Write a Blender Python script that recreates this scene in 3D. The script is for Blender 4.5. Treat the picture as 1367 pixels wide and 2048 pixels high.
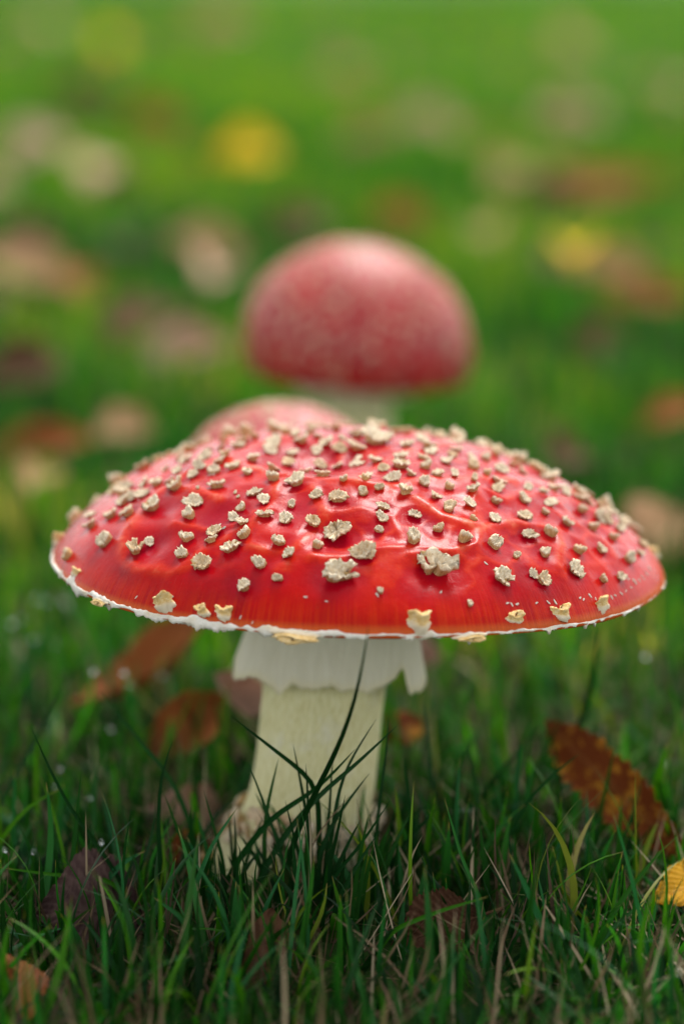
import bpy, bmesh, math, random
import numpy as np
from mathutils import Vector, Matrix, noise
from mathutils.bvhtree import BVHTree

for o in list(bpy.data.objects):
    bpy.data.objects.remove(o)
S = bpy.context.scene
COL = S.collection
R = math.radians

# ------------------------------------------------------------------ camera
PITCH = R(12.5); FPX = 5000.0; CAM = Vector((0.0, -0.56, 0.205))
cd = bpy.data.cameras.new('camera')
cam = bpy.data.objects.new('camera', cd); COL.objects.link(cam)
cam.location = CAM
cam.rotation_euler = (R(90) - PITCH, 0, 0)
cd.sensor_fit = 'VERTICAL'; cd.sensor_height = 36.0
cd.lens = FPX / 2048 * 36.0
cd.clip_start = 0.01; cd.clip_end = 500
cd.dof.use_dof = True
cd.dof.focus_distance = 0.526
cd.dof.aperture_fstop = 5.2
cd.dof.aperture_blades = 9
S.camera = cam

# ------------------------------------------------------------------ light
SUN_EL, SUN_AZ = R(56), R(18)          # behind the mushrooms, a little to the right
w = bpy.data.worlds.new('World'); S.world = w; w.use_nodes = True
nt = w.node_tree; nt.nodes.clear()
sky = nt.nodes.new('ShaderNodeTexSky'); sky.sky_type = 'NISHITA'; sky.sun_disc = False
sky.sun_elevation = SUN_EL; sky.sun_rotation = SUN_AZ
sky.air_density = 1.0; sky.dust_density = 1.0; sky.ozone_density = 1.0
hs = nt.nodes.new('ShaderNodeHueSaturation'); hs.inputs['Saturation'].default_value = 0.10
bg = nt.nodes.new('ShaderNodeBackground'); bg.inputs['Strength'].default_value = 0.13
wo = nt.nodes.new('ShaderNodeOutputWorld')
nt.links.new(sky.outputs[0], hs.inputs['Color']); nt.links.new(hs.outputs[0], bg.inputs[0])
nt.links.new(bg.outputs[0], wo.inputs[0])
sd = bpy.data.lights.new('sun', 'SUN'); sd.energy = 1.4; sd.angle = R(20); sd.color = (1.0, 0.97, 0.92)
sun = bpy.data.objects.new('sun', sd); COL.objects.link(sun)
sdir = Vector((math.sin(SUN_AZ) * math.cos(SUN_EL), math.cos(SUN_AZ) * math.cos(SUN_EL), math.sin(SUN_EL)))
sun.rotation_euler = (-sdir).to_track_quat('-Z', 'Y').to_euler(); sun.location = sdir * 3
S.view_settings.view_transform = 'Standard'; S.view_settings.look = 'None'
S.view_settings.gamma = 1.0; S.view_settings.exposure = 1.35
S.render.engine = 'CYCLES'
S.cycles.use_denoising = True
S.cycles.max_bounces = 8; S.cycles.transparent_max_bounces = 8

# ------------------------------------------------------------------ helpers
random.seed(7); rng = np.random.default_rng(11)
FW = Vector((0, math.cos(PITCH), -math.sin(PITCH))); UP = Vector((0, math.sin(PITCH), math.cos(PITCH)))
def ray(px, py):
    return (FW * FPX + Vector((1, 0, 0)) * (px - 683.5) - UP * (py - 1024)).normalized()
def at(px, py, Y):
    d = ray(px, py); return CAM + d * ((Y - CAM.y) / d.y)
def on_ground(px, py, z=0.0):
    d = ray(px, py); return CAM + d * ((z - CAM.z) / d.z)

def tag(o, label=None, cat=None, group=None, kind=None):
    if label: o['label'] = label
    if cat: o['category'] = cat
    if group: o['group'] = group
    if kind: o['kind'] = kind
    return o
def empty(name, loc=(0, 0, 0)):
    o = bpy.data.objects.new(name, None); COL.objects.link(o); o.location = loc
    o.empty_display_size = 0.01
    return o
def link(name, me, mat=None, parent=None, loc=None):
    o = bpy.data.objects.new(name, me); COL.objects.link(o)
    if mat and not me.materials: me.materials.append(mat)
    if parent:
        o.parent = parent
    if loc is not None: o.location = loc
    return o
def np_mesh(name, V, F, smooth=True, attrs=None):
    """V (n,3); F (m,k) ints, k = 3 or 4; attrs: name -> float per vertex or (n,3)"""
    me = bpy.data.meshes.new(name)
    V = np.ascontiguousarray(V, np.float32); F = np.ascontiguousarray(F, np.int32)
    k = F.shape[1]
    me.vertices.add(len(V)); me.vertices.foreach_set('co', V.ravel())
    me.loops.add(F.size); me.loops.foreach_set('vertex_index', F.ravel())
    me.polygons.add(len(F))
    me.polygons.foreach_set('loop_start', np.arange(0, F.size, k, dtype=np.int32))
    me.polygons.foreach_set('loop_total', np.full(len(F), k, np.int32))
    me.polygons.foreach_set('use_smooth', np.full(len(F), smooth))
    for nme, a in (attrs or {}).items():
        a = np.ascontiguousarray(a, np.float32)
        if a.ndim == 1:
            me.attributes.new(nme, 'FLOAT', 'POINT').data.foreach_set('value', a)
        else:
            me.attributes.new(nme, 'FLOAT_VECTOR', 'POINT').data.foreach_set('vector', a.ravel())
    me.update(calc_edges=True); me.validate()
    return me
def grid_faces(nu, nv, wrap):
    """rows nu, columns nv (wrap joins the last column to the first)"""
    i, j = np.meshgrid(np.arange(nu - 1), np.arange(nv if wrap else nv - 1), indexing='ij')
    j2 = (j + 1) % nv
    return np.stack([i * nv + j, i * nv + j2, (i + 1) * nv + j2, (i + 1) * nv + j], -1).reshape(-1, 4)
def fbm(P, freq, octv=3, seed=0.0):
    out = np.empty(len(P))
    for i, p in enumerate(P):
        v = Vector((p[0] * freq + seed, p[1] * freq + seed * 1.7, p[2] * freq - seed)); s = 0; a = 1
        for _ in range(octv):
            s += a * noise.noise(v); v = v * 2.03; a *= .5
        out[i] = s
    return out
def noise1(x, seed=0):
    """smooth 1-D periodic-free value noise, vectorised"""
    x = np.asarray(x, float); i = np.floor(x).astype(int); f = x - i; f = f * f * (3 - 2 * f)
    h = lambda k: np.modf(np.abs(np.sin(k * 127.1 + seed * 311.7) * 43758.5453))[0]
    return h(i) * (1 - f) + h(i + 1) * f

# ------------------------------------------------------------------ materials
class N:
    def __init__(s, name):
        s.m = bpy.data.materials.new(name); s.m.use_nodes = True
        s.t = s.m.node_tree; s.t.nodes.clear()
        s.out = s.t.nodes.new('ShaderNodeOutputMaterial')
    def n(s, typ, **kw):
        x = s.t.nodes.new('ShaderNode' + typ)
        for k, v in kw.items():
            if hasattr(x, k): setattr(x, k, v)
        return x
    def l(s, a, b): s.t.links.new(a, b)
    def attr(s, name): return s.n('Attribute', attribute_name=name)
    def noise(s, scale, detail=3, rough=.5, vec=None, dist=0):
        x = s.n('TexNoise'); x.inputs['Scale'].default_value = scale; x.inputs['Detail'].default_value = detail
        x.inputs['Roughness'].default_value = rough; x.inputs['Distortion'].default_value = dist
        if vec is not None: s.l(vec, x.inputs['Vector'])
        return x.outputs['Fac']
    def coord(s, which='Object'): return s.n('TexCoord').outputs[which]
    def ramp(s, fac, stops, interp='LINEAR'):
        x = s.n('ValToRGB'); r = x.color_ramp; r.interpolation = interp
        while len(r.elements) < len(stops): r.elements.new(.5)
        for e, (p, c) in zip(r.elements, stops):
            e.position = p; e.color = (*c, 1) if len(c) == 3 else c
        s.l(fac, x.inputs[0]); return x.outputs[0]
    def mix(s, fac, a, b, mode='MIX'):
        x = s.n('MixRGB', blend_type=mode)
        for v, i in ((fac, 0), (a, 1), (b, 2)):
            if isinstance(v, (int, float)): x.inputs[i].default_value = v
            elif isinstance(v, tuple): x.inputs[i].default_value = (*v, 1)
            else: s.l(v, x.inputs[i])
        return x.outputs[0]
    def math(s, op, a, b=None, clamp=False):
        x = s.n('Math', operation=op); x.use_clamp = clamp
        for v, i in ((a, 0), (b, 1)):
            if v is None: continue
            if isinstance(v, (int, float)): x.inputs[i].default_value = v
            else: s.l(v, x.inputs[i])
        return x.outputs[0]
    def smooth(s, v, lo, hi, a=0.0, b=1.0):
        x = s.n('MapRange', interpolation_type='SMOOTHSTEP')
        s.l(v, x.inputs['Value'])
        for k, q in (('From Min', lo), ('From Max', hi), ('To Min', a), ('To Max', b)): x.inputs[k].default_value = q
        return x.outputs[0]
    def bump(s, h, strength, dist, normal=None):
        x = s.n('Bump'); x.inputs['Strength'].default_value = strength; x.inputs['Distance'].default_value = dist
        s.l(h, x.inputs['Height'])
        if normal is not None: s.l(normal, x.inputs['Normal'])
        return x.outputs[0]
    def bsdf(s, color, rough=.5, normal=None, **kw):
        b = s.n('BsdfPrincipled')
        if isinstance(color, tuple): b.inputs['Base Color'].default_value = (*color, 1)
        else: s.l(color, b.inputs['Base Color'])
        if isinstance(rough, (int, float)): b.inputs['Roughness'].default_value = rough
        else: s.l(rough, b.inputs['Roughness'])
        if normal is not None: s.l(normal, b.inputs['Normal'])
        for k, v in kw.items():
            i = b.inputs[k.replace('_', ' ')]
            if isinstance(v, (int, float, tuple)): i.default_value = v
            else: s.l(v, i)
        return b.outputs[0]
    def done(s, sh): s.l(sh, s.out.inputs['Surface']); return s.m
    def leafy(s, color, trans_color, trans, rough=.45, normal=None, spec=.4):
        b = s.bsdf(color, rough, normal, Specular_IOR_Level=spec)
        t = s.n('BsdfTranslucent')
        s.l(trans_color, t.inputs[0]) if not isinstance(trans_color, tuple) else setattr(t.inputs[0], 'default_value', (*trans_color, 1))
        x = s.n('MixShader'); x.inputs[0].default_value = trans
        s.l(b, x.inputs[1]); s.l(t.outputs[0], x.inputs[2])
        return s.done(x.outputs[0])

def mat_cap(spec=.11, r0=.20, r1=.33, name='fly_agaric_skin'):
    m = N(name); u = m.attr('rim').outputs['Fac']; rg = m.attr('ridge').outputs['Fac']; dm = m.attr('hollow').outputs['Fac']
    st = m.attr('streak').outputs['Vector']; co = m.coord()
    big = m.noise(75, 4, .55, co)
    red = m.ramp(big, [(.3, (.24, .0006, .004)), (.55, (.41, .0012, .0010)), (.75, (.50, .010, .0008))])
    red = m.mix(m.math('MULTIPLY', dm, .75, True), red, (.32, .001, .016))  # hollows: own magenta hue plus sky reflection put into the colour
    fine = m.noise(420, 4, .6, co)
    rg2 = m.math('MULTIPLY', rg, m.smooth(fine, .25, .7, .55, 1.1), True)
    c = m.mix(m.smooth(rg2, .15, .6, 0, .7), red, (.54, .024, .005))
    c = m.mix(m.smooth(rg2, .5, 1.0, 0, .5), c, (.68, .20, .10))  # ridge orange and peach: skin tone with the sheen painted in
    streak = m.noise(1.0, 3, .6, st)
    rimf = m.smooth(u, .93, 1.0, 0, .75)
    orange = m.mix(m.smooth(streak, .35, .65), (.44, .006, .002), (.54, .030, .002))
    c = m.mix(m.math('MULTIPLY', rimf, m.smooth(streak, .2, .7, .5, 1), True), c, orange)
    c = m.mix(m.smooth(u, .988, .999, 0, .4), c, (.66, .20, .03))
    n1 = m.bump(m.noise(900, 4, .65, co), .25, .0003)
    sb = m.math('MULTIPLY', streak, m.smooth(u, .86, .98))
    n2 = m.bump(m.math('ADD', sb, m.math('MULTIPLY', streak, .35)), .22, .0004, n1)
    grit = m.smooth(m.noise(1500, 2, .5, co), .735, .78)
    c = m.mix(m.math('MULTIPLY', grit, .7), c, (.10, .035, .02))
    rough = m.smooth(m.noise(160, 4, .6, co), .3, .7, r0, r1)
    return m.done(m.bsdf(c, rough, n2, Specular_IOR_Level=spec,
                         Subsurface_Weight=.06, Subsurface_Radius=(.003, .0006, .0003), Subsurface_Scale=1.0))
def mat_wart(ochre=0.0):
    m = N('wart_flesh'); co = m.coord(); top = m.attr('top').outputs['Fac']
    rnd = m.n('ObjectInfo').outputs['Random']; fib = m.noise(5, 5, .65, m.attr('fibre').outputs['Vector'])
    cr = m.noise(8, 6, .75, co, .8)
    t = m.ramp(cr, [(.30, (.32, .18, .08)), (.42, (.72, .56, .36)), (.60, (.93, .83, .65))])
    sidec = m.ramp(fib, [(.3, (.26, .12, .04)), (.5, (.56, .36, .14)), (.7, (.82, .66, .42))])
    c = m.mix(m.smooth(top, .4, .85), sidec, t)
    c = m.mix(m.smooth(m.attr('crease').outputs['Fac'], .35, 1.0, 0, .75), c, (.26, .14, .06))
    c = m.mix(m.math('MULTIPLY', m.smooth(rnd, .55, 1.0), .4), c, (.62, .36, .12))
    if ochre: c = m.mix(ochre, c, (.72, .40, .10))
    n = m.bump(m.math('ADD', fib, cr), .5, .00022)
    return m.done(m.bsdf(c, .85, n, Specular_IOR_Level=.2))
def mat_white_flesh(col=(.78, .74, .66), name='veil_flesh'):
    m = N(name); co = m.coord()
    c = m.mix(m.smooth(m.noise(260, 4, .6, co), .4, .75), col, tuple(x * f for x, f in zip(col, (.88, .78, .6))))
    n = m.bump(m.noise(900, 4, .7, co), .6, .0006)
    return m.done(m.bsdf(c, .8, n, Specular_IOR_Level=.25))
def mat_scrap():
    m = N('margin_scrap'); co = m.coord(); h = m.attr('top').outputs['Fac']
    och = m.ramp(m.noise(6, 5, .65, co), [(.3, (.56, .30, .08)), (.5, (.80, .55, .22)), (.7, (.86, .74, .50))])
    c = m.mix(m.smooth(h, .02, .35), (.78, .66, .48), och)
    return m.done(m.bsdf(c, .8, m.bump(m.noise(14, 5, .7, co), .6, .0005), Specular_IOR_Level=.2))
def mat_stem():
    m = N('stem_flesh'); fibre = m.attr('fibre').outputs['Vector']; co = m.coord()
    f = m.noise(1, 5, .6, fibre); b = m.noise(120, 4, .6, co)
    c = m.ramp(f, [(.25, (.50, .45, .19)), (.5, (.66, .62, .33)), (.75, (.76, .73, .46))])
    c = m.mix(m.smooth(b, .55, .75, 0, .5), c, (.74, .72, .62))
    n = m.bump(f, .5, .0008, m.bump(m.noise(700, 3, .6, co), .4, .0004))
    return m.done(m.bsdf(c, .7, n, Specular_IOR_Level=.3, Subsurface_Weight=.12, Subsurface_Radius=(.004, .003, .0015), Subsurface_Scale=1.0))
def mat_ring():
    m = N('ring_flesh'); fibre = m.attr('fibre').outputs['Vector']; co = m.coord()
    f = m.noise(1, 5, .6, fibre)
    c = m.mix(m.smooth(f, .3, .75), (.68, .63, .46), (.76, .71, .54))
    c = m.mix(m.smooth(m.attr('edge').outputs['Fac'], .9, 1.0, 0, .5), c, (.72, .64, .36))
    n = m.bump(f, .15, .0004, m.bump(m.noise(800, 3, .6, co), .35, .0004))
    return m.done(m.bsdf(c, .75, n, Specular_IOR_Level=.25, Subsurface_Weight=.12, Subsurface_Radius=(.004, .003, .002), Subsurface_Scale=1.0))
def mat_grass(tr=.46, name='grass_blade'):
    m = N(name); r = m.attr('rnd').outputs['Fac']; t = m.attr('len').outputs['Fac']
    c = m.ramp(r, [(0, (.004, .022, .005)), (.2, (.006, .040, .008)), (.42, (.013, .070, .006)), (.58, (.015, .100, .034)), (.72, (.026, .120, .004)), (.86, (.055, .17, .004)), (.95, (.15, .19, .020)), (1, (.28, .22, .09))])
    c = m.mix(m.smooth(t, .0, .22, .55, 0), c, (.16, .14, .055))
    dry = m.math('MULTIPLY', m.smooth(t, .9, 1.0), m.smooth(r, .35, .5))
    c = m.mix(dry, c, (.24, .17, .06))
    tc = m.mix(1.0, c, (2.0, 2.2, .6), 'MULTIPLY')
    return m.leafy(c, tc, tr, .45, spec=.10)
def mat_straw():
    m = N('dry_straw'); r = m.attr('rnd').outputs['Fac']
    c = m.ramp(r, [(0, (.04, .026, .016)), (.4, (.09, .055, .03)), (.75, (.22, .15, .08)), (1, (.44, .36, .23))])
    return m.leafy(c, c, .25, .6, spec=.25)
def mat_ground():
    m = N('lawn_soil'); co = m.coord()
    a = m.noise(260, 6, .7, co); b = m.noise(3.5, 4, .6, co)
    soil = m.ramp(a, [(.3, (.008, .006, .004)), (.55, (.025, .018, .011)), (.75, (.07, .048, .028))])
    moss = m.ramp(m.noise(500, 5, .7, co), [(.3, (.010, .030, .006)), (.7, (.045, .11, .016))])
    ds = m.n('VectorMath', operation='LENGTH'); m.l(co, ds.inputs[0])
    far = m.smooth(ds.outputs['Value'], 1.2, 4.5)
    far_c = m.ramp(b, [(.3, (.018, .070, .008)), (.6, (.035, .11, .012)), (.8, (.08, .12, .03))])
    c = m.mix(m.smooth(b, .42, .62), soil, moss)
    c = m.mix(far, c, far_c)
    return m.done(m.bsdf(c, .95, m.bump(a, .8, .004), Specular_IOR_Level=.15))
def mat_leaf(name, base, blotch, vein, amount=.5, scale=90, rough=.5, trans=.18):
    m = N(name); co = m.coord(); v = m.attr('vein').outputs['Fac']
    n1 = m.noise(scale, 5, .65, co, .4); n2 = m.noise(scale * 5, 4, .6, co)
    c = m.mix(m.smooth(n1, .62 - .25 * amount, .72 - .2 * amount), base, blotch)
    c = m.mix(m.smooth(n2, .5, .8, 0, .35), c, tuple(x * .45 for x in base))
    c = m.mix(m.math('MULTIPLY', v, .55), c, vein)
    return m.leafy(c, m.mix(1, c, (1.5, 1.15, .7), 'MULTIPLY'), trans, .7, m.bump(n2, .5, .0006), .15)
def mat_water():
    m = N('water'); b = m.bsdf((.95, .98, 1.0), .02, Transmission_Weight=1.0, IOR=1.33)
    return m.done(b)

M_YCAP = mat_cap(.6, .42, .58, 'young_cap_skin')
M_CAP, M_WART, M_RIMW, M_VEIL, M_STEM, M_RING = mat_cap(), mat_wart(), mat_wart(.45), mat_white_flesh(), mat_stem(), mat_ring()
M_SCRAP = mat_scrap(); M_GILL = mat_white_flesh((.80, .77, .66), 'gill_flesh')
M_BLADE = mat_grass(.14, 'grass_blade_dark')
M_GRASS, M_STRAW, M_GROUND, M_WATER = mat_grass(), mat_straw(), mat_ground(), mat_water()
M_BULB = M_WART

# ------------------------------------------------------------------ ground
def ground_z(x, y):
    r = np.sqrt(x * x + y * y)
    return 0.0035 * (np.sin(x * 31 + 1.3) * np.cos(y * 27 + .4)) + 0.02 * np.clip(r - .5, 0, 6) * np.sin(x * 1.9 + y * 1.1 + .6) * .5
def build_ground():
    rr = np.concatenate([[0], np.geomspace(.01, 300, 150)]); n = 140
    th = np.linspace(0, 2 * np.pi, n, endpoint=False)
    X = rr[:, None] * np.cos(th); Y = rr[:, None] * np.sin(th)
    Z = ground_z(X, Y) * np.clip(1.4 - rr[:, None] / 30, 0, 1)
    V = np.stack([X, Y, Z], -1).reshape(-1, 3)
    tag(link('ground', np_mesh('ground', V, grid_faces(len(rr), n, True)[:, ::-1]), M_GROUND), 'dark soil and thatch of the lawn under the grass', kind='structure')
build_ground()

# ------------------------------------------------------------------ the large fly agaric
CX, CY, ZR = 0.0030, 0.0, 0.0690
CR, CH = 0.0700, 0.0298
def cap_smooth(u, th):
    """u 0..1 from apex to margin -> points (n,3)"""
    wob = 1 + .010 * np.sin(3 * th + .7) + .008 * np.sin(5 * th + 2.1)
    r = CR * u * (1 + (wob - 1) * u)
    z = CH * np.clip(1 - u ** 2.05, 0, 1) ** (.68 + .09 * np.clip(-np.cos(th), 0, 1) ** 1.5 + .04 * np.clip(np.cos(th), 0, 1) ** 2)
    x = r * np.cos(th); y = r * np.sin(th)
    z = z + ZR - .038 * x - .022 * y + .0006 * np.sin(4 * th + 1.0) * u ** 4
    return np.stack([CX + x, CY + y, z], -1)
NU, NT = 170, 520
uu = np.concatenate([np.linspace(0, 1, NU - 20, endpoint=False) ** .9 * .97, .97 + .03 * np.linspace(0, 1, 20)])
tt = np.linspace(0, 2 * np.pi, NT, endpoint=False)
UG, TG = np.meshgrid(uu, tt, indexing='ij')
P0 = cap_smooth(UG.ravel(), TG.ravel())
CF = grid_faces(NU, NT, True)[:, ::-1]
bvh0 = BVHTree.FromPolygons([Vector(p) for p in P0[::1]], [tuple(f) for f in CF.tolist()])
def hit0(px, py, bv=None):
    h = (bv or bvh0).ray_cast(CAM, ray(px, py)); return (h[0], h[1]) if h[0] else None
A1 = lambda X, Y: (80 + X * .4828, 820 + Y * .4828)
A2 = lambda X, Y: (700 + X * .4828, 820 + Y * .4828)
ridges = [  # polylines of the raised skin folds (photo pixels), height mm, width mm
    ([(265, 1050), (300, 1000), (345, 967), (400, 937), (440, 915), (490, 928), (545, 948), (620, 953), (700, 965), (772, 977), (835, 999), (884, 1032), (932, 1047), (961, 1052)], 1.3, 2.6),
    ([(307, 989), (268, 1032), (244, 1081), (247, 1120), (273, 1139), (341, 1148), (389, 1130)], .9, 2.0),
    ([(568, 950), (544, 1003), (505, 1042), (457, 1071), (413, 1095), (389, 1115), (360, 1140)], .9, 1.8),
    ([(341, 967), (408, 989), (440, 1000)], .7, 1.6),
    ([(350, 1047), (413, 1057), (500, 1042)], .6, 1.6),
    ([(500, 1042), (500, 1090), (544, 1103), (582, 1105), (611, 1071), (650, 1023), (616, 955)], .8, 1.7),
    ([(590, 1110), (560, 1140)], .7, 2.0),
    ([(625, 1112), (680, 1112), (740, 1098), (811, 1092), (870, 1097), (915, 1108)], 1.0, 1.9),
    ([(826, 1106), (903, 1103), (951, 1090), (961, 1052), (941, 1013), (951, 980)], 1.1, 2.0),
    ([(961, 1052), (1038, 1047), (1110, 1061), (1120, 1090), (1115, 1134)], .8, 1.8),
    ([(1100, 1015), (1120, 1032), (1164, 1052), (1207, 1081), (1225, 1110)], .6, 1.8),
    ([(951, 980), (1010, 1000), (1070, 985), (1110, 1003)], .6, 1.8),
    ([(650, 1023), (720, 1015), (780, 1030), (800, 1060), (811, 1090)], .5, 1.6),
    ([(772, 977), (850, 955), (950, 960), (1030, 965)], .8, 2.4),
    ([(440, 915), (520, 885), (600, 870)], .6, 2.0), ([(700, 965), (760, 925), (830, 900), (900, 890)], .8, 2.4),
]
hollows = [  # broad dents: pixel, depth mm, radius mm
    (610, 905, 2.6, 10), (690, 900, 1.8, 10), (673, 1066, 1.3, 5.5), (865, 1130, 1.0, 6), (750, 1065, 1.0, 5), (590, 1010, .9, 6), (430, 1040, .8, 6), (300, 1090, .9, 5),
    (1040, 1090, .7, 6), (1060, 940, .9, 6), (850, 1040, .7, 5), (1180, 1040, .7, 5), (330, 1020, .6, 4), (1010, 1010, .6, 4)]
W1 = """735,318,68,d 565,320,88,d 465,405,90,d 805,238,55,d 860,262,45,d 745,215,60,f 880,205,60,f 965,248,60,f 968,285,60,p 1022,225,60,d 1060,303,100,c 1170,272,65,d
1095,260,60,f 1160,232,60,f 1235,235,50,f 1258,288,40,p 1345,285,40,p 1340,343,48,p 1232,372,78,d 1143,357,56,d 1040,395,42,s 930,378,60,f 887,348,58,d 832,410,52,p
808,345,20,s 820,362,18,s 640,390,78,f 620,440,64,p 930,436,68,c 1020,460,62,d 1133,470,66,d 1228,508,108,d 1148,566,58,p 992,548,66,p 1030,597,60,f 848,520,68,p
790,575,78,d 838,468,55,f 805,450,50,f 725,505,66,d 710,545,60,f 612,533,66,p 593,603,66,p 672,645,84,d 400,580,84,c 458,550,50,f 275,550,76,p 120,605,66,p
295,440,66,d 370,430,70,d 215,480,70,f 210,440,50,f 310,340,70,d 345,385,60,f 385,365,60,f 430,355,60,f 430,310,50,f 540,300,50,f 985,700,52,p 915,642,66,p 847,737,74,f
1240,690,134,c 1340,600,84,f 655,325,20,s 600,215,60,f 660,235,50,f 580,180,50,f 700,170,40,f 750,160,40,f 520,250,40,f 760,130,40,f 840,135,60,f 890,115,50,f
970,150,70,d 1020,80,50,f 1085,130,60,f 1180,140,60,f 1240,165,60,f 1060,105,50,f 1115,95,50,f 1150,110,40,f 1300,150,50,f 1320,230,50,f 1310,110,50,f 1250,120,40,f 1190,75,40,f"""
W2 = """50,345,50,p 120,325,42,p 228,342,74,d 350,360,56,f 135,405,56,d 130,452,54,d 122,502,38,s 268,436,60,d 365,495,56,p 262,540,80,p 468,537,76,p 405,410,68,p 407,322,46,p
305,305,58,p 432,270,44,f 495,390,60,f 598,380,46,p 508,330,56,d 510,285,40,s 508,240,50,p 398,218,62,f 310,238,54,p 358,270,56,d 205,232,78,d 180,290,60,f 250,268,50,f
68,282,54,f 25,225,60,f 105,212,60,f 105,130,110,d 30,160,60,f 230,150,60,d 330,180,60,f 210,195,50,f 300,130,60,f 370,115,50,f 390,85,50,f 440,125,60,f 280,80,60,f 185,75,60,f
100,85,60,f 235,95,50,f 340,95,40,f 30,100,60,f 160,110,40,f 480,115,50,f 540,150,60,f 560,205,50,p 440,170,50,f 600,180,60,f 650,190,50,f 620,255,60,f 670,230,50,f 610,300,60,f
605,332,56,f 565,265,40,s 732,328,50,f 715,375,58,d 715,445,66,d 597,455,60,d 508,455,40,p 735,520,62,d 825,515,58,p 803,425,40,p 825,393,60,f 895,470,58,d 955,415,50,p
840,330,60,f 830,290,80,f 790,262,60,f 760,240,60,d 890,345,60,f 945,340,60,d 950,370,60,f 1000,490,54,p 1025,445,70,f 1060,460,50,f 1030,400,50,f 985,385,50,f
1085,530,48,p 1110,495,50,d 1125,470,60,f 1070,430,50,f 1035,582,50,d 940,583,66,p 803,597,58,p 685,607,36,s 592,560,80,p 627,700,92,c 752,685,50,f
793,707,70,d 930,668,84,d 1042,703,44,p 1112,693,48,d 1147,620,58,p 1195,595,46,d 1205,560,50,d 340,662,164,c 65,598,106,f 125,750,40,s 495,803,38,s"""
warts = []
for txt, A in ((W1, A1), (W2, A2)):
    for w_ in txt.split():
        a, b, c, k = w_.split(','); px, py = A(float(a), float(b))
        h = hit0(px, py)
        if not h: h = hit0(px, py + 8)
        if h: warts.append([h[0], float(c) * .4828 * (h[0] - CAM).dot(FW) / FPX, k, (px, py)])
rp = random.Random(77)
for _ in range(900):
    if len(warts) > 208: break
    px, py = rp.uniform(180, 1230), rp.uniform(845, 1000); q = hit0(px, py)
    if not q or min((q[0] - w_[0]).length for w_ in warts) < .0043: continue
    warts.append([q[0], rp.uniform(.0022, .0038), rp.choice('fpdf'), (px, py)])
# the far side, which the photograph does not show
pts = [np.array(w_[0]) for w_ in warts]
for _ in range(4000):
    if len(warts) > 292: break
    u = math.sqrt(random.random()) * .96; th = random.uniform(.0, math.pi)
    p = cap_smooth(np.array([u]), np.array([th]))[0]
    if p[1] < .012 and True:
        continue
    if min(np.linalg.norm(q - p) for q in pts) < .0066: continue
    warts.append([Vector(p), random.uniform(.0032, .0055), random.choice('dpfp'), None]); pts.append(p)

def seg_dist(P, a, b):
    a = np.array(a); d = np.array(b) - a; t = np.clip(((P - a) @ d) / max(d @ d, 1e-12), 0, 1)
    return np.linalg.norm(P - (a + t[:, None] * d), axis=1)
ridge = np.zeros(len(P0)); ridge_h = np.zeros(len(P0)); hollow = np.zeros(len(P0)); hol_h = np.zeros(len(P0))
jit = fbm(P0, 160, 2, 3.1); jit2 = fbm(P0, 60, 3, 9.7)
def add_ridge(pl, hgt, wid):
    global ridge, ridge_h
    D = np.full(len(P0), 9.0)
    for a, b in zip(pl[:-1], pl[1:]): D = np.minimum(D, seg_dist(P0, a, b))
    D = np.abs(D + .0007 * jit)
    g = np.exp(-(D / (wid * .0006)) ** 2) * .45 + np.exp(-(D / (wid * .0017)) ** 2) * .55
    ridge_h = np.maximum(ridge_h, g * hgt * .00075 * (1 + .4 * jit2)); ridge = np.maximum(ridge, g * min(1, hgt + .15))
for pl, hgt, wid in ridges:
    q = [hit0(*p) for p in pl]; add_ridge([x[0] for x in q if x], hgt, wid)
for k in range(11):   # folds on the far half
    th0 = .15 + k * .27; u0 = random.uniform(.25, .5)
    pl = [cap_smooth(np.array([min(.93, u0 + .1 * i)]), np.array([th0 + random.uniform(-.1, .1) * i]))[0] for i in range(5)]
    add_ridge(pl, random.uniform(.5, .9), 2.0)
for px, py, dep, rad in hollows:
    q = hit0(px, py)
    if q:
        d = np.linalg.norm(P0 - np.array(q[0]), axis=1); g = np.exp(-(d / (rad * .001)) ** 2)
        hol_h += g * dep * .0013; hollow = np.maximum(hollow, g)
for p, s, k, _ in warts:
    d = np.linalg.norm(P0 - np.array(p), axis=1)
    g = np.exp(-(d / (s * .85)) ** 2); hol_h += g * .00048 * (s / .005); hollow = np.maximum(hollow, g * .8)
    ridge *= 1 - .5 * g
# the skin folds up between neighbouring warts
WP = np.array([list(w_[0]) for w_ in warts if w_[1] > .0022]); net = np.empty(len(P0)); WPj = P0 + .0022 * np.stack([jit, np.roll(jit, 5000), jit2], -1)
for c0 in range(0, len(P0), 8000):
    dd = np.linalg.norm(WPj[c0:c0 + 8000, None, :] - WP[None], axis=2); dd.partition(1, axis=1)
    net[c0:c0 + 8000] = np.exp(-((dd[:, 1] - dd[:, 0]) / .0021) ** 2) * np.clip((dd[:, 0] - .0018) / .0015, 0, 1)
nmask = np.clip(.55 + 1.1 * fbm(P0, 45, 2, 21.0) + .35 * (P0[:, 0] - CX) / CR, .08, 1.0)
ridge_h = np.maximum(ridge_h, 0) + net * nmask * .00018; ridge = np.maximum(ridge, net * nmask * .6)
# surface normals of the smooth cap
me0 = np_mesh('tmp', P0, CF); nn = np.empty(len(P0) * 3, np.float32); me0.vertices.foreach_get('normal', nn); nn = nn.reshape(-1, 3)
bpy.data.meshes.remove(me0)
fade = 1 - np.clip((UG.ravel() - .84) / .14, 0, 1) ** 2 * .85
disp = (ridge_h - hol_h + .00055 * jit2) * fade
P1 = P0 + nn * disp[:, None]
ridge *= fade
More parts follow.
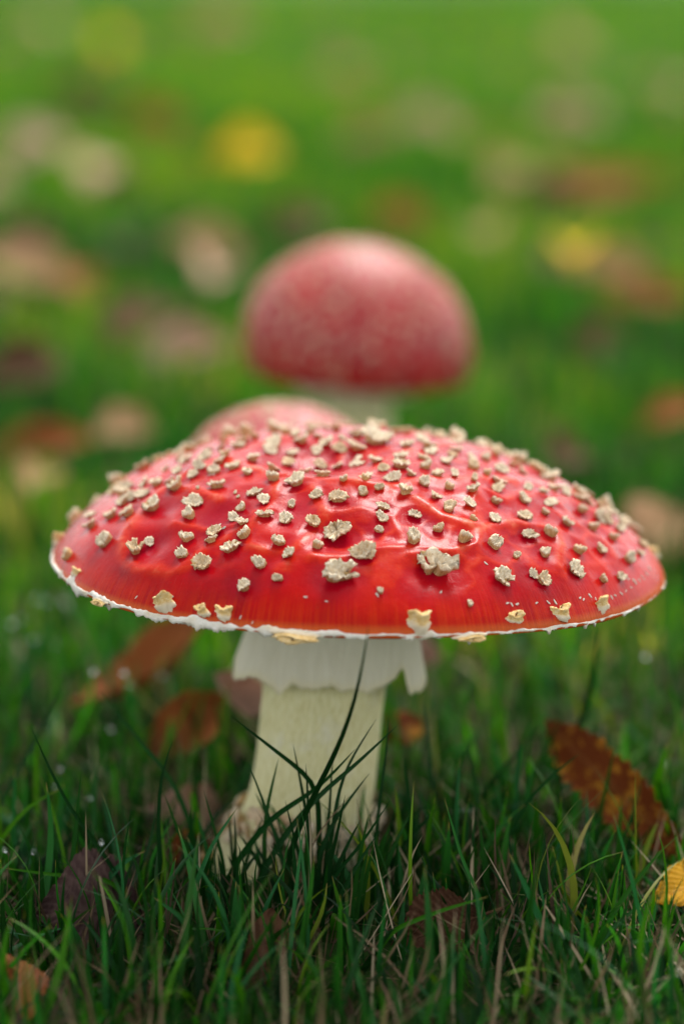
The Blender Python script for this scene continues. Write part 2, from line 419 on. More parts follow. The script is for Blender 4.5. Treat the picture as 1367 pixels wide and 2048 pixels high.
# the margin turns under: three more rows
th = tt; edge = P1[-NT:]
cen = np.array([CX, CY, 0]); rad = (edge - cen) * np.array([1, 1, 0]); rl = np.linalg.norm(rad, axis=1)[:, None]; rad = rad / rl
mw = .0008 + .0002 * np.sin(7 * th)
rows = [edge + rad * .0001 - np.array([0, 0, 1]) * (mw * .5)[:, None], edge - rad * .0006 - np.array([0, 0, 1]) * (mw * 1.0)[:, None], edge - rad * .0022 - np.array([0, 0, 1]) * (mw * .8)[:, None]]
PC = np.concatenate([P1] + rows); pad = lambda a, v: np.concatenate([a, np.full(3 * NT, v)])
k_ang = 105.0
streak = np.stack([np.cos(TG.ravel()) * k_ang, np.sin(TG.ravel()) * k_ang, UG.ravel() * 5.0], -1)
streak = np.concatenate([streak, streak[-NT:], streak[-NT:], streak[-NT:]])
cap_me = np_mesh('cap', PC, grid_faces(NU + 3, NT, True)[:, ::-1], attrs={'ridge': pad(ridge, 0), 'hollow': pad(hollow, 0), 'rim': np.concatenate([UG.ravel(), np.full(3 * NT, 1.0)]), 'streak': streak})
MUSH = empty('fly_agaric', (0, 0, 0))
tag(MUSH, 'large fly agaric, flat wide red cap with raised cream warts, pale ringed stem', 'mushroom')
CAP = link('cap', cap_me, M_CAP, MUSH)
bvh1 = BVHTree.FromPolygons([Vector(p) for p in P1], [tuple(f) for f in CF.tolist()])

# warts -------------------------------------------------------------
def wart_mesh(seed, kind, name='wart'):
    r = random.Random(seed); n = 40
    th = np.linspace(0, 2 * np.pi, n, endpoint=False)
    nc = r.choice([4, 5, 5, 6]); ph = r.uniform(0, 6.3)
    poly = np.cos(np.pi / nc) / np.cos(((th + ph) % (2 * np.pi / nc)) - np.pi / nc)
    Rr = .5 * (poly * .32 + .70) * (1 + .16 * np.sin(2 * th + r.uniform(0, 6)) + .10 * np.sin(3 * th + r.uniform(0, 6)))
    Rr *= 1 + .045 * np.array([r.gauss(0, 1) for _ in th])
    hd = np.cos(th - r.uniform(0, 6.3)); j = lambda s: s * np.array([r.gauss(0, 1) for _ in th])
    H = {'d': .29, 'p': .42, 'f': .26, 'c': .29, 's': .42}[kind]
    if kind == 'c':
        for a, wd, dp in ((0.0, .30, .80),):
            dd = (th - a + np.pi) % (2 * np.pi) - np.pi
            Rr = Rr * (1 - dp * np.exp(-(dd / wd) ** 2))
        Rr = np.maximum(Rr, .08)
    asym = {'d': .22, 'p': .35, 'f': .65, 'c': .3, 's': .3}[kind]
    h = H * (1 + asym * hd + j(.10))
    if kind in 'dc':
        prof = [(.68, -.30, 0), (.70, .08, .1), (.80, .42, .25), (1.02, .78, .5), (1.07, .96, .85), (.88, 1.02, 1), (.62, .66, 1), (.38, .46, 1), (.18, .60, 1)]; apex = .40
    elif kind == 'f':
        prof = [(.60, -.30, 0), (.62, .08, .1), (.74, .42, .25), (1.04, .80, .5), (1.10, 1.0, .85), (.84, .96, 1), (.58, .70, 1), (.36, .64, 1), (.16, .74, 1)]; apex = .7
    else:
        prof = [(.80, -.30, 0), (.80, .08, .1), (.84, .35, .25), (.92, .66, .45), (.86, .90, .8), (.62, 1.04, 1), (.42, .92, 1), (.24, .72, 1), (.1, .80, 1)]; apex = .74
    V, top, fib, cre_l = [], [], [], []
    ga = r.uniform(0, 6.28); gd = (th - ga + np.pi) % (2 * np.pi) - np.pi; kc = r.choice([3, 4, 5]); kp = r.uniform(0, 6.3)
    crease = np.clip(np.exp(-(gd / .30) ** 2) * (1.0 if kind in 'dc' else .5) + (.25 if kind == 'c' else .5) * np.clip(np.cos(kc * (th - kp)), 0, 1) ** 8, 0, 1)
    lx, ly = r.uniform(-.08, .08), r.uniform(-.08, .08)
    for i, (f, z, t) in enumerate(prof):
        jr = 1 + j((.03, .03, .045, .06, .065, .075, .10, .10, .10)[i])
        zz = h * z + j((0, 0, .01, .03, .045, .045, .04, .035, .03)[i])
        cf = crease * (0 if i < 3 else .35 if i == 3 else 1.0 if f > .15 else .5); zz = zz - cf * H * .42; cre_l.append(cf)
        V.append(np.stack([Rr * f * jr * np.cos(th) + lx * z, Rr * f * jr * np.sin(th) + ly * z, zz], -1))
        top.append(np.full(n, t)); fib.append(np.stack([np.cos(th) * 3, np.sin(th) * 3, np.full(n, z * .3)], -1))
    V.append(np.array([[lx, ly, H * apex]])); top.append(np.array([1.0])); fib.append(np.array([[0, 0, .3]])); cre_l.append(np.array([.6]))
    V = np.concatenate(V); nr = len(prof)
    Fq = grid_faces(nr, n, True)
    tri = np.array([[(nr - 1) * n + i, (nr - 1) * n + (i + 1) % n, nr * n] for i in range(n)])
    F = np.concatenate([np.concatenate([Fq[:, [0, 1, 2]], Fq[:, [0, 2, 3]]]), tri])
    return np_mesh(name, V, F, attrs={'top': np.concatenate(top), 'fibre': np.concatenate(fib), 'crease': np.concatenate(cre_l)})
WM = {k: [wart_mesh(hash_ + 31 * i, k) for i in range(c)] for k, c, hash_ in (('d', 7, 1), ('p', 7, 500), ('f', 6, 900), ('c', 3, 1300), ('s', 3, 1700))}
for v in WM.values():
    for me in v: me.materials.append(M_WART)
def place(o, p, nrm, size, rot, xref=Vector((1, 0, 0)), stretch=(1, 1, 1), squash=1.0):
    z = Vector(nrm).normalized(); x = (xref - z * xref.dot(z)).normalized(); y = z.cross(x)
    m = Matrix((x, y, z)).transposed().to_4x4() @ Matrix.Diagonal((1, squash, 1, 1)) @ Matrix.Rotation(rot, 4, 'Z') @ Matrix.Diagonal((size * stretch[0], size * stretch[1], size * stretch[2], 1))
    m.translation = p; o.matrix_local = m
rw = random.Random(5)
for p, s, k, pix in warts:
    q = None
    if pix: q = hit0(*pix, bvh1)
    loc, nrm = q if q else bvh1.find_nearest(p)[:2]
    if nrm.dot(Vector(p) - Vector((CX, CY, ZR - .05))) < 0: nrm = -nrm
    me = WM['c'][0] if s > .0072 and k == 'c' else rw.choice(WM[k]); rot = rw.uniform(0, 6.28)
    if k == 'c': wz = s * FPX / ((loc - CAM).dot(FW)) / .4828; rot = -1.57 if wz > 150 else .15 if wz > 120 else rw.uniform(0, 6.28)
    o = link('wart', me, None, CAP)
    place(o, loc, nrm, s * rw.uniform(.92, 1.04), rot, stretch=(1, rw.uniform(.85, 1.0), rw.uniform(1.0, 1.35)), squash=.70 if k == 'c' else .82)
# tiny white flakes left of the veil on the skin
FL = [wart_mesh(2100 + i, 's', 'flake') for i in range(3)]
for me in FL: me.materials.append(M_VEIL)
fl = [A2(*q) for q in [(650, 800), (668, 806), (690, 804), (770, 800), (820, 798), (848, 797), (950, 778), (965, 784), (990, 768), (1015, 782), (1080, 775), (1095, 768), (1120, 760), (1140, 750), (1160, 735), (1180, 715), (1195, 705), (1205, 690), (1215, 700), (1225, 680), (1235, 655), (1150, 700), (1170, 705), (375, 755), (560, 635), (110, 765)]] + \
     [A1(*q) for q in [(1100, 775), (1185, 793), (700, 270), (715, 268), (740, 480), (760, 490), (830, 860), (880, 880), (400, 775), (545, 775)]]
for px, py in fl:
    q = hit0(px, py, bvh1)
    if q:
        n_ = q[1] if q[1].z > -.2 else -q[1]
        place(link('flake', rw.choice(FL), None, CAP), q[0], n_, rw.uniform(.0005, .0010), rw.uniform(0, 6), stretch=(1.3, .7, .35))

# veil remains hanging from the margin ---------------------------------
def edge_at(a):  # index on the margin for azimuth a
    return int(round((a % (2 * math.pi)) / (2 * math.pi) * NT)) % NT
def azim(px):    # azimuth of the front margin that shows at pixel column px
    best = min(range(NT), key=lambda i: (abs(683.5 + FPX * (edge[i][0]) / ((Vector(edge[i]) - CAM).dot(FW)) - px) if edge[i][1] < .012 else 9e9))
    return tt[best]
scraps = [(108, 1.1, .9), (140, .9, .8), (205, .8, .3), (322, 1.25, 1), (396, .95, .9), (438, 1.05, .9), (590, 1.3, .15), (836, 1.45, .95), (941, .9, .15), (1030, .85, .9), (1127, 1.2, .9), (1211, 1.05, .9), (1312, 1.2, .7)]
sc_az = [azim(p[0]) for p in scraps] + [.3, .8, 1.35, 1.9, 2.5, 2.9]
sc_sz = [p[1] for p in scraps] + [1, .9, 1.1, .8, 1, .9]
sc_up = [p[2] for p in scraps] + [.8, .5, .9, .7, .8, .9]
def build_veil():
    n = 1400; a = np.linspace(0, 2 * np.pi, n, endpoint=False)
    left = np.clip(.5 + .58 * np.cos(a - R(212)), 0, 1) ** 1.6            # the remains are broadest on the left
    up = .00003 + .0011 * left ** 1.5 * noise1(a * 14, 1) + .0004 * noise1(a * 90, 2) * left
    dn = .00004 + .0009 * left ** 2 * (.3 + .9 * noise1(a * 9, 3)) + .00025 * noise1(a * 60, 4) + .0004 * noise1(a * 200, 5) * left
    up *= .15 + 1.5 * noise1(a * 34, 41); dn *= .1 + 1.3 * noise1(a * 27, 42)
    for az, sz, u_ in zip(sc_az, sc_sz, sc_up):
        d = (a - az + np.pi) % (2 * np.pi) - np.pi
        g = np.exp(-(d / (.030 * sz)) ** 2)
        up += g * .0022 * sz * u_ * (.7 + .6 * noise1(a * 160, 31)); dn += np.exp(-(d / (.045 * sz)) ** 2) * .0004 * sz * (.2 + 1.4 * noise1(a * 260, 8))
    for q in range(16):                           # hanging threads
        az = R(random.uniform(165, 335)); d = (a - az + np.pi) % (2 * np.pi) - np.pi
        dn += np.exp(-(d / .006) ** 2) * random.uniform(.0003, .0016)
    e = np.stack([np.interp(a, np.append(tt, 2 * np.pi), np.append(edge[:, i], edge[0, i])) for i in range(3)], -1)
    e1 = P1.reshape(NU, NT, 3)
    rd = (e - cen) * np.array([1, 1, 0]); rd /= np.linalg.norm(rd, axis=1)[:, None]
    # direction up the cap surface at the margin
    dirs = e1[NU - 24] - e1[-1]; dirs /= np.linalg.norm(dirs, axis=1)[:, None]
    dr = np.stack([np.interp(a, np.append(tt, 2 * np.pi), np.append(dirs[:, i], dirs[0, i])) for i in range(3)], -1)
    nr = np.cross(np.stack([-np.sin(a), np.cos(a), 0 * a], -1), dr); nr /= np.linalg.norm(nr, axis=1)[:, None]
    nr *= np.sign((nr * (rd + np.array([0, 0, .6]))).sum(1))[:, None]
    zz = np.array([0, 0, 1.0]); wob = (noise1(a * 45, 6) - .5)[:, None]
    thick = ((.00025 + .0002 * noise1(a * 60, 7)) * (.05 + .55 * left) * (.2 + 1.2 * noise1(a * 41, 43)))[:, None]
    rows = [e + dr * up[:, None] - nr * .0004, e + dr * up[:, None] * .98 + nr * thick * 1.2, e + dr * up[:, None] * .5 + nr * thick * 1.7, e + nr * thick + rd * thick,
            e + rd * (thick * 1.0 + wob * .0003) - zz * dn[:, None] * .45, e + rd * (thick * .4 + wob * .0009) - zz * dn[:, None],
            e - rd * .0004 + rd * wob * .0009 - zz * dn[:, None] * .98, e - rd * .0009 - zz * dn[:, None] * .4, e - rd * .001]
    V = np.concatenate(rows)
    link('veil_fringe', np_mesh('veil_fringe', V, grid_faces(len(rows), n, True)[:, ::-1]), M_VEIL, CAP)
build_veil()
def scrap_mesh(seed):
    r = random.Random(seed); n = 26; th = np.linspace(0, 2 * np.pi, n, endpoint=False); j = lambda s: s * np.array([r.gauss(0, 1) for _ in th])
    V, top = [], []; k1, k2, k3, k4 = (r.uniform(0, 6.3) for _ in range(4))
    for f, z, t in [(.50, -.3, 0), (.56, .02, 0), (.50, .25, .15), (.40, .50, .45), (.42, .80, .8), (.44, .95, 1), (.34, 1.0, 1), (.18, .88, 1), (.05, .85, 1)]:
        rr_ = f * (1 + j(.09)) * (1 + .16 * np.sin(2 * th + k1) + .12 * np.sin(3 * th + k2)); sq = 1 + .08 * np.cos(4 * th)
        V.append(np.stack([rr_ * sq * np.cos(th) * 1.1, rr_ * sq * np.sin(th) * .62, z * (1 + .28 * np.cos(th + k3) + .14 * np.sin(2 * th + k4)) + j(.03 if z > .3 else .01)], -1)); top.append(np.full(n, t))
    return np_mesh('margin_scrap', np.concatenate(V), grid_faces(9, n, True), attrs={'top': np.concatenate(top)})
SCM = [scrap_mesh(40 + i) for i in range(5)]
for me in SCM: me.materials.append(M_SCRAP)
for i, (az, sz, u_) in enumerate(zip(sc_az, sc_sz, sc_up)):
    k = edge_at(az); G1 = P1.reshape(NU, NT, 3); e = Vector(G1[-1][k]); rd = Vector(rad[k])
    slope = (Vector(G1[NU - 30][k]) - e).normalized(); tang = Vector((-math.sin(az), math.cos(az), 0)); nrm = tang.cross(slope); nrm = nrm if nrm.dot(rd) > 0 else -nrm
    o = link('margin_scrap', SCM[i % 5], None, CAP); size = .0039 * sz
    if u_ > .4: place(o, e + slope * .0024, (slope * rw.uniform(.5, .9) + nrm * .70 + tang * rw.uniform(-.25, .25)).normalized(), size, rw.uniform(-.3, .3), tang, (rw.uniform(.85, 1.1), 1.0, (.34 + .16 * u_) * rw.uniform(.85, 1.15)))
    else: place(o, e - slope * .0004, (rd * .8 + Vector((0, 0, -.5))).normalized(), size, 0, tang, (1.5, .5, .35))

# gills ----------------------------------------------------------------
STEM_TOP = Vector((-.0018, -.002, .073))
def build_gills():
    n = 720; a = np.linspace(0, 2 * np.pi, n, endpoint=False); rows = []
    saw = np.where(np.arange(n) % 4 < 2, 1.0, 0.0)
    for f, dz in [(.975, .0008), (.93, .0034), (.8, .0066), (.6, .0088), (.4, .0078), (.25, .0040), (.16, -.003)]:
        e = np.stack([np.interp(a, np.append(tt, 2 * np.pi), np.append(edge[:, i], edge[0, i])) for i in range(3)], -1)
        c = np.array([STEM_TOP.x, STEM_TOP.y, 0]); fx = e * f + c * (1 - f)
        dep = saw * .0032 * min(1, (1 - f) * 9) * (1 if f > .2 else 0)
        rows.append(np.stack([fx[:, 0], fx[:, 1], e[:, 2] - .0006 + dz * .6 - .0012 * min(1, (1 - f) * 6) + dep], -1))
    V = np.concatenate(rows)
    link('gill_underside', np_mesh('gill_underside', V, grid_faces(len(rows), n, True)[:, ::-1], smooth=False), M_GILL, CAP)
build_gills()

# stem, ring, bulb --------------------------------------------------------
# centre line (x, y, z, radius)
SL = np.array([[-.0150, -.013, -.012, .0165], [-.0152, -.013, -.004, .0200], [-.0148, -.0125, .002, .0198], [-.0116, -.011, .0075, .0160], [-.0092, -.0095, .0145, .0144],
               [-.0074, -.0075, .026, .0139], [-.0058, -.005, .040, .0139], [-.0048, -.003, .052, .0145], [-.0040, -.002, .062, .0152], [-.0036, -.002, .0765, .0165]])
SL[:, 0] += .0018
def stem_at(z): return [np.interp(z, SL[:, 2], SL[:, i]) for i in (0, 1, 3)]
def build_stem():
    n, m = 160, 110; a = np.linspace(0, 2 * np.pi, n, endpoint=False); z = np.linspace(-.012, .0765, m)
    x, y, r = (np.asarray(v) for v in stem_at(z))
    k = np.ones(7) / 7
    sm = lambda v: np.convolve(np.pad(v, 3, mode='edge'), k, 'valid')
    x, y, r = sm(x), sm(y), sm(r)
    A, Z = np.meshgrid(a, z); 
    base = np.stack([np.cos(A) * 2, np.sin(A) * 2, Z * 60], -1).reshape(-1, 3); nz = fbm(base, 1.0, 3, 4.0).reshape(m, n)
    rib = fbm(np.stack([np.cos(A) * 9, np.sin(A) * 9, Z * 25], -1).reshape(-1, 3), 1.0, 2, 8).reshape(m, n)
    RR = r[:, None] * (1 + .03 * nz + .02 * rib)
    V = np.stack([x[:, None] + RR * np.cos(A), y[:, None] + RR * np.sin(A), Z], -1).reshape(-1, 3)
    fib = np.stack([np.cos(A) * 20, np.sin(A) * 20, Z * 420], -1).reshape(-1, 3)
    return link('stem', np_mesh('stem', V, grid_faces(m, n, True), attrs={'fibre': fib}), M_STEM, MUSH)
STEM = build_stem()
def build_ring():
    n = 420; a = np.linspace(0, 2 * np.pi, n, endpoint=False)
    deg = np.degrees(a)
    drop = .0268 + .0010 * np.sin(2 * a + 1) + .0036 * (noise1(a * 7, 21) - .5) + .0006 * (noise1(a * 22, 22) - .5) + .00015 * (noise1(a * 120, 25) - .5)
    g = lambda c, w_: np.exp(-(((deg - c + 180) % 360 - 180) / w_) ** 2)
    drop += .0016 * g(290, 26) + .0048 * g(348, 15) - .0030 * g(325, 7) + .0010 * g(190, 14)
    flare = .0010 + .0030 * g(185, 40) + .0018 * g(355, 28) + .0004 * np.sin(3 * a + .5)
    rows, fib, ed = [], [], []
    topz = .0722
    prof = np.linspace(0, 1, 26)
    def shell(off, sl):
        for s in sl:
            z = topz - drop * s * (1 if s < .99 else 1)
            cx, cy, rs = stem_at(z)
            rr_ = .0172 + .0018 * s ** .7 + flare * s ** 2.2 + .00008 * np.sin(a * 23 + 3 * s) * s + .0006 * s * s * np.sin(a * 5 + 1) + off * (1.05 - s ** 3)
            rows.append(np.stack([cx + .0008 + rr_ * np.cos(a), cy + rr_ * np.sin(a), z], -1))
            fib.append(np.stack([np.cos(a) * 13, np.sin(a) * 13, np.full(n, s * 3.0)], -1)); ed.append(np.full(n, s))
    shell(0, prof); shell(-.0007, prof[::-1])
    link('ring', np_mesh('ring', np.concatenate(rows), grid_faces(len(rows), n, True)[:, ::-1], attrs={'fibre': np.concatenate(fib), 'edge': np.concatenate(ed)}), M_RING, MUSH)
build_ring()
SCALE = [wart_mesh(3000 + i, 'f', 'bulb_scale') for i in range(4)]
for me in SCALE: me.materials.append(M_BULB)
for i in range(46):
    z = random.choice([.001, .004, .007, .010, .013]) + random.uniform(-.0012, .0012); a = random.uniform(0, 6.283)
    cx, cy, r_ = stem_at(z); nrm = Vector((math.cos(a), math.sin(a), .35))
    place(link('bulb_scale', random.choice(SCALE), None, STEM), Vector((cx + r_ * math.cos(a) * .99, cy + r_ * math.sin(a) * .99, z)), nrm, random.uniform(.004, .0075), 0, Vector((-math.sin(a), math.cos(a), 0)), (1.2, .7, 1.0))

# ------------------------------------------------------------------ the two young fly agarics behind
SMALLW = [wart_mesh(5000 + i, 'p' if i % 2 else 'd') for i in range(5)]
for me in SMALLW: me.materials.append(M_WART)
def young(name, px, py_top, Y, Rpx, Hpx, bulge, label, nw, wsize, lean=0, seed=1):
    top = at(px, py_top, Y); sc = (top - CAM).dot(FW) / FPX
    Rc, Hc = Rpx * sc, Hpx * sc
    root = empty(name, (top.x, Y, 0)); tag(root, label, 'mushroom', 'fly agarics')
    nU, nT = 60, 120; s = np.linspace(0, 1, nU); a = np.linspace(0, 2 * np.pi, nT, endpoint=False)
    # bell profile: from apex out to widest, then tucking in at the margin
    phi = s * bulge
    pr = np.sin(phi); pz = np.cos(phi)
    pr = (pr / pr.max()) ** 1.08; pz = (pz - pz[-1]) / (1 - pz[-1])
    U, A = np.meshgrid(s, a, indexing='ij'); rr_ = pr[:, None] * np.ones(nT); zz = pz[:, None] * np.ones(nT)
    ztop = top.z; tl = math.tan(lean)
    V = np.stack([rr_ * Rc * np.cos(A), rr_ * Rc * np.sin(A), ztop - Hc + zz * Hc + tl * rr_ * Rc * np.cos(A)], -1).reshape(-1, 3)
    nz = fbm(V, 45, 2, seed); V[:, :2] *= (1 + .02 * nz)[:, None]
    # underside: margin row then inner ring
    last = V[-nT:]; inner = last * np.array([.80, .80, 1]) + np.array([0, 0, Hc * .06]); inn2 = last * np.array([.3, .3, 1]) + np.array([0, 0, Hc * .10])
    Vc = np.concatenate([V, last * np.array([.97, .97, 1]) - np.array([0, 0, .0008]), inner, inn2])
    uu_ = np.concatenate([U.ravel(), np.ones(3 * nT)]); z0 = np.zeros(len(Vc))
    stv = np.stack([np.cos(A) * 75, np.sin(A) * 75, U * 5], -1).reshape(-1, 3); stv = np.concatenate([stv] + [stv[-nT:]] * 3)
    capo = link('cap', np_mesh('cap', Vc, grid_faces(nU + 3, nT, True)[:, ::-1], attrs={'ridge': np.clip(np.concatenate([nz, np.zeros(3 * nT)]) * .5, 0, .5), 'hollow': z0 + .3, 'rim': np.clip(uu_ * .95, 0, 1), 'streak': stv}), M_YCAP, root)
    bv = BVHTree.FromPolygons([Vector(p) for p in V], [tuple(f) for f in grid_faces(nU, nT, True).tolist()])
    r = random.Random(seed)
    spots = []
    for i in range(nw):
        k = (i + .5) / nw; ss = math.acos(1 - k * (1 - math.cos(bulge * .97))) / bulge; aa = i * 2.39996 + r.uniform(-.25, .25)
        j = min(nU - 1, int(ss * (nU - 1))); q = Vector((pr[j] * Rc * math.cos(aa), pr[j] * Rc * math.sin(aa), ztop - Hc + pz[j] * Hc + tl * pr[j] * Rc * math.cos(aa)))
        loc, nrm, _, _ = bv.find_nearest(q)
        if nrm.dot(loc - Vector((0, 0, ztop - Hc))) < 0: nrm = -nrm
        if r.random() < (ss - .55) * 1.4: continue
        spots.append((nrm.dot(Vector((0, -.93, .25))), loc, nrm))
    spots.sort(key=lambda q: -q[0]); rest = []
    for i, (_, loc, nrm) in enumerate(spots):
        o = link('wart', r.choice(SMALLW), None, capo); place(o, loc, nrm, wsize * r.uniform(.6, 1.25), r.uniform(0, 6), stretch=(1, 1, .7))
        if i >= 295: rest.append(o)
    if rest:      # the far side of the cap
        VV, FF, TT, BB, CC, oo = [], [], [], [], [], 0
        for o in rest:
            me = o.data; nv = len(me.vertices); co = np.empty(nv * 3, np.float32); me.vertices.foreach_get('co', co)
            mm = np.array(o.matrix_basis); VV.append(co.reshape(-1, 3) @ mm[:3, :3].T + mm[:3, 3])
            ix = np.empty(len(me.loops), np.int32); me.loops.foreach_get('vertex_index', ix); FF.append(ix.reshape(-1, 3) + oo); oo += nv
            for nm, L_ in (('top', TT), ('crease', CC)):
                q = np.empty(nv, np.float32); me.attributes[nm].data.foreach_get('value', q); L_.append(q)
            q = np.empty(nv * 3, np.float32); me.attributes['fibre'].data.foreach_get('vector', q); BB.append(q.reshape(-1, 3))
            bpy.data.objects.remove(o)
        wl = link('wart_layer', np_mesh('wart_layer', np.concatenate(VV), np.concatenate(FF), attrs={'top': np.concatenate(TT), 'crease': np.concatenate(CC), 'fibre': np.concatenate(BB)}), M_WART, capo)
        wl['kind'] = 'stuff'
    # stem
    n, m = 60, 40; z = np.linspace(-.01, ztop - Hc * .6, m); a2 = np.linspace(0, 2 * np.pi, n, endpoint=False)
    rs = Rc * (.30 + .24 * np.exp(-((z - .004) / .010) ** 2)) * (1 + .02 * np.sin(z * 700))
    AA, ZZ = np.meshgrid(a2, z)
    Vs = np.stack([rs[:, None] * np.cos(AA), rs[:, None] * np.sin(AA), ZZ], -1).reshape(-1, 3)
    fib = np.stack([np.cos(AA) * 26, np.sin(AA) * 26, ZZ * 160], -1).reshape(-1, 3)
    link('stem', np_mesh('stem', Vs, grid_faces(m, n, True), attrs={'fibre': fib}), M_STEM, root)
    zr_ = ztop - Hc; sk = np.linspace(0, 1, 8); rows = []
    for q in list(sk): rows.append(np.stack([Rc * (.40 + .16 * q ** 1.5) * np.cos(a2), Rc * (.40 + .16 * q ** 1.5) * np.sin(a2), zr_ + .004 - q * (.010 + .001 * np.sin(a2 * 7))], -1))
    for q in list(sk[::-1]): rows.append(np.stack([Rc * (.385 + .16 * q ** 1.5) * np.cos(a2), Rc * (.385 + .16 * q ** 1.5) * np.sin(a2), zr_ + .004 - q * (.010 + .001 * np.sin(a2 * 7))], -1))
    fibr = np.concatenate([np.stack([np.cos(a2) * 30, np.sin(a2) * 30, np.full(n, i * .2)], -1) for i in range(16)])
    link('ring', np_mesh('ring', np.concatenate(rows), grid_faces(16, n, True)[:, ::-1], attrs={'fibre': fibr, 'edge': np.zeros(16 * n)}), M_RING, root)
    return root
young('fly_agaric', 714, 482, .32, 228, 266, R(107), 'young fly agaric with tall domed red cap, standing farthest back on the lawn', 980, .0016, R(-3), 3)
young('fly_agaric', 560, 806, .115, 205, 190, R(98), 'small low domed fly agaric half hidden right behind the large cap', 520, .0015, 0, 4)

# ------------------------------------------------------------------ fallen leaves
LM = {
    'orange': mat_leaf('leaf_orange_brown', (.19, .040, .007), (.50, .23, .02), (.28, .10, .025), .5, 230),
    'brown': mat_leaf('leaf_brown', (.085, .036, .018), (.15, .07, .035), (.16, .085, .045), .5, 100),
    'tan': mat_leaf('leaf_tan', (.46, .28, .14), (.34, .17, .07), (.52, .34, .2), .4, 90),
    'pink': mat_leaf('leaf_pale_pink_brown', (.50, .31, .24), (.38, .19, .13), (.55, .38, .3), .45, 90),
    'yellow': mat_leaf('leaf_yellow', (.80, .62, .02), (.74, .50, .02), (.74, .58, .12), .1, 90, trans=.35),
    'gold': mat_leaf('leaf_gold', (.74, .42, .02), (.62, .28, .02), (.76, .48, .10), .3, 110, trans=.3),
    'dark': mat_leaf('leaf_dark_purple_brown', (.075, .042, .038), (.12, .07, .06), (.13, .085, .07), .5, 120),
    'rust': mat_leaf('leaf_rust', (.32, .10, .025), (.20, .055, .016), (.36, .15, .05), .5, 80),
    'cream': mat_leaf('leaf_cream', (.62, .42, .29), (.46, .26, .16), (.66, .48, .34), .4, 80),
}
def leaf(tip, base, width, nrm, matk, label, group=None, arch=.1, fold=.25, twist=0.0, curl=0.0, teeth=26, serr=.05, shape=.9, blunt=.95, ns=64, nt_=22, seed=0, name='fallen_leaf'):
    tip, base, nrm = Vector(tip), Vector(base), Vector(nrm)
    ax = (tip - base); L = ax.length; ax.normalize(); sd_ = ax.cross(nrm).normalized(); nz = sd_.cross(ax).normalized()
    root = empty(name, base); tag(root, label, 'leaf', group)
    s = np.linspace(0, 1, ns); t = np.linspace(-1, 1, nt_); Sg, Tg = np.meshgrid(s, t, indexing='ij')
    w0 = width * .5 * np.clip(np.sin(np.pi * np.clip(Sg, 0, 1) ** shape), 0, 1) ** blunt
    saw = 1 + serr * (np.abs(Tg) ** 3) * ((Sg * teeth) % 1.0 - .5) * 2 + .05 * np.sin(Sg * 17 + seed) * np.abs(Tg) ** 2
    wx = Tg * w0 * saw
    ph = (Sg - .28 * np.abs(Tg)) * 13
    veinw = np.exp(-((ph % 1.0 - .5) / .13) ** 2); mid = np.exp(-(Tg / .08) ** 2)
    relief = .006 * width * -np.cos(2 * np.pi * ph) * (1 - mid) * 4
    wav = np.sin(Sg * 7 + seed * 1.7 + Tg) * np.sin(Tg * 2.1 + seed) * .06 * width
    ang = curl * Tg                    # roll the two halves up
    wxx = np.where(np.abs(ang) > 1e-4, np.sin(ang) * wx / np.where(np.abs(ang) > 1e-4, ang, 1), wx)
    up = np.where(np.abs(ang) > 1e-4, (1 - np.cos(ang)) * wx / np.where(np.abs(ang) > 1e-4, ang, 1), 0)
    H = arch * L * np.sin(np.pi * Sg) + fold * np.abs(wx) + relief + wav + np.abs(up)
    tw = twist * (Sg - .5)
    X2 = wxx * np.cos(tw) - H * np.sin(tw); H2 = wxx * np.sin(tw) + H * np.cos(tw)
    axn, sn, nn_ = np.array(ax), np.array(sd_), np.array(nz)
    G = (Sg * L)[..., None] * axn + X2[..., None] * sn + H2[..., None] * nn_
    V1 = G.reshape(-1, 3); V2 = (G - nn_ * .00025).reshape(-1, 3)
    F1 = grid_faces(ns, nt_, False); F2 = F1[:, ::-1] + len(V1)
    vein = np.clip(veinw * .8 + mid, 0, 1).ravel()
    link('leaf_blade', np_mesh('leaf_blade', np.concatenate([V1, V2]), np.concatenate([F1, F2]), attrs={'vein': np.concatenate([vein, vein])}), LM[matk], root)
    # midrib running out into the stalk
    c = nt_ // 2; mid_pts = [(G[i, c] + G[i, nt_ - 1 - c]) / 2 for i in range(ns)]
    st = [mid_pts[0] - axn * L * q + nn_ * L * .10 * q * math.sin(seed + q * 3) for q in (.22, .15, .07)]
    pts_ = st + mid_pts[::max(1, ns // 20)]; n6 = 6; rows = []
    for i, p in enumerate(pts_):
        r_ = (.00065 - .0005 * i / len(pts_)) * max(.6, L / .06)
        rows.append(np.stack([p + sn * r_ * math.cos(q) + nn_ * r_ * math.sin(q) for q in np.linspace(0, 2 * np.pi, n6, endpoint=False)]))
    vr = np.concatenate(rows)
    link('midrib', np_mesh('midrib', vr, grid_faces(len(rows), n6, True), attrs={'vein': np.ones(len(vr))}), LM[matk], root)
    return root
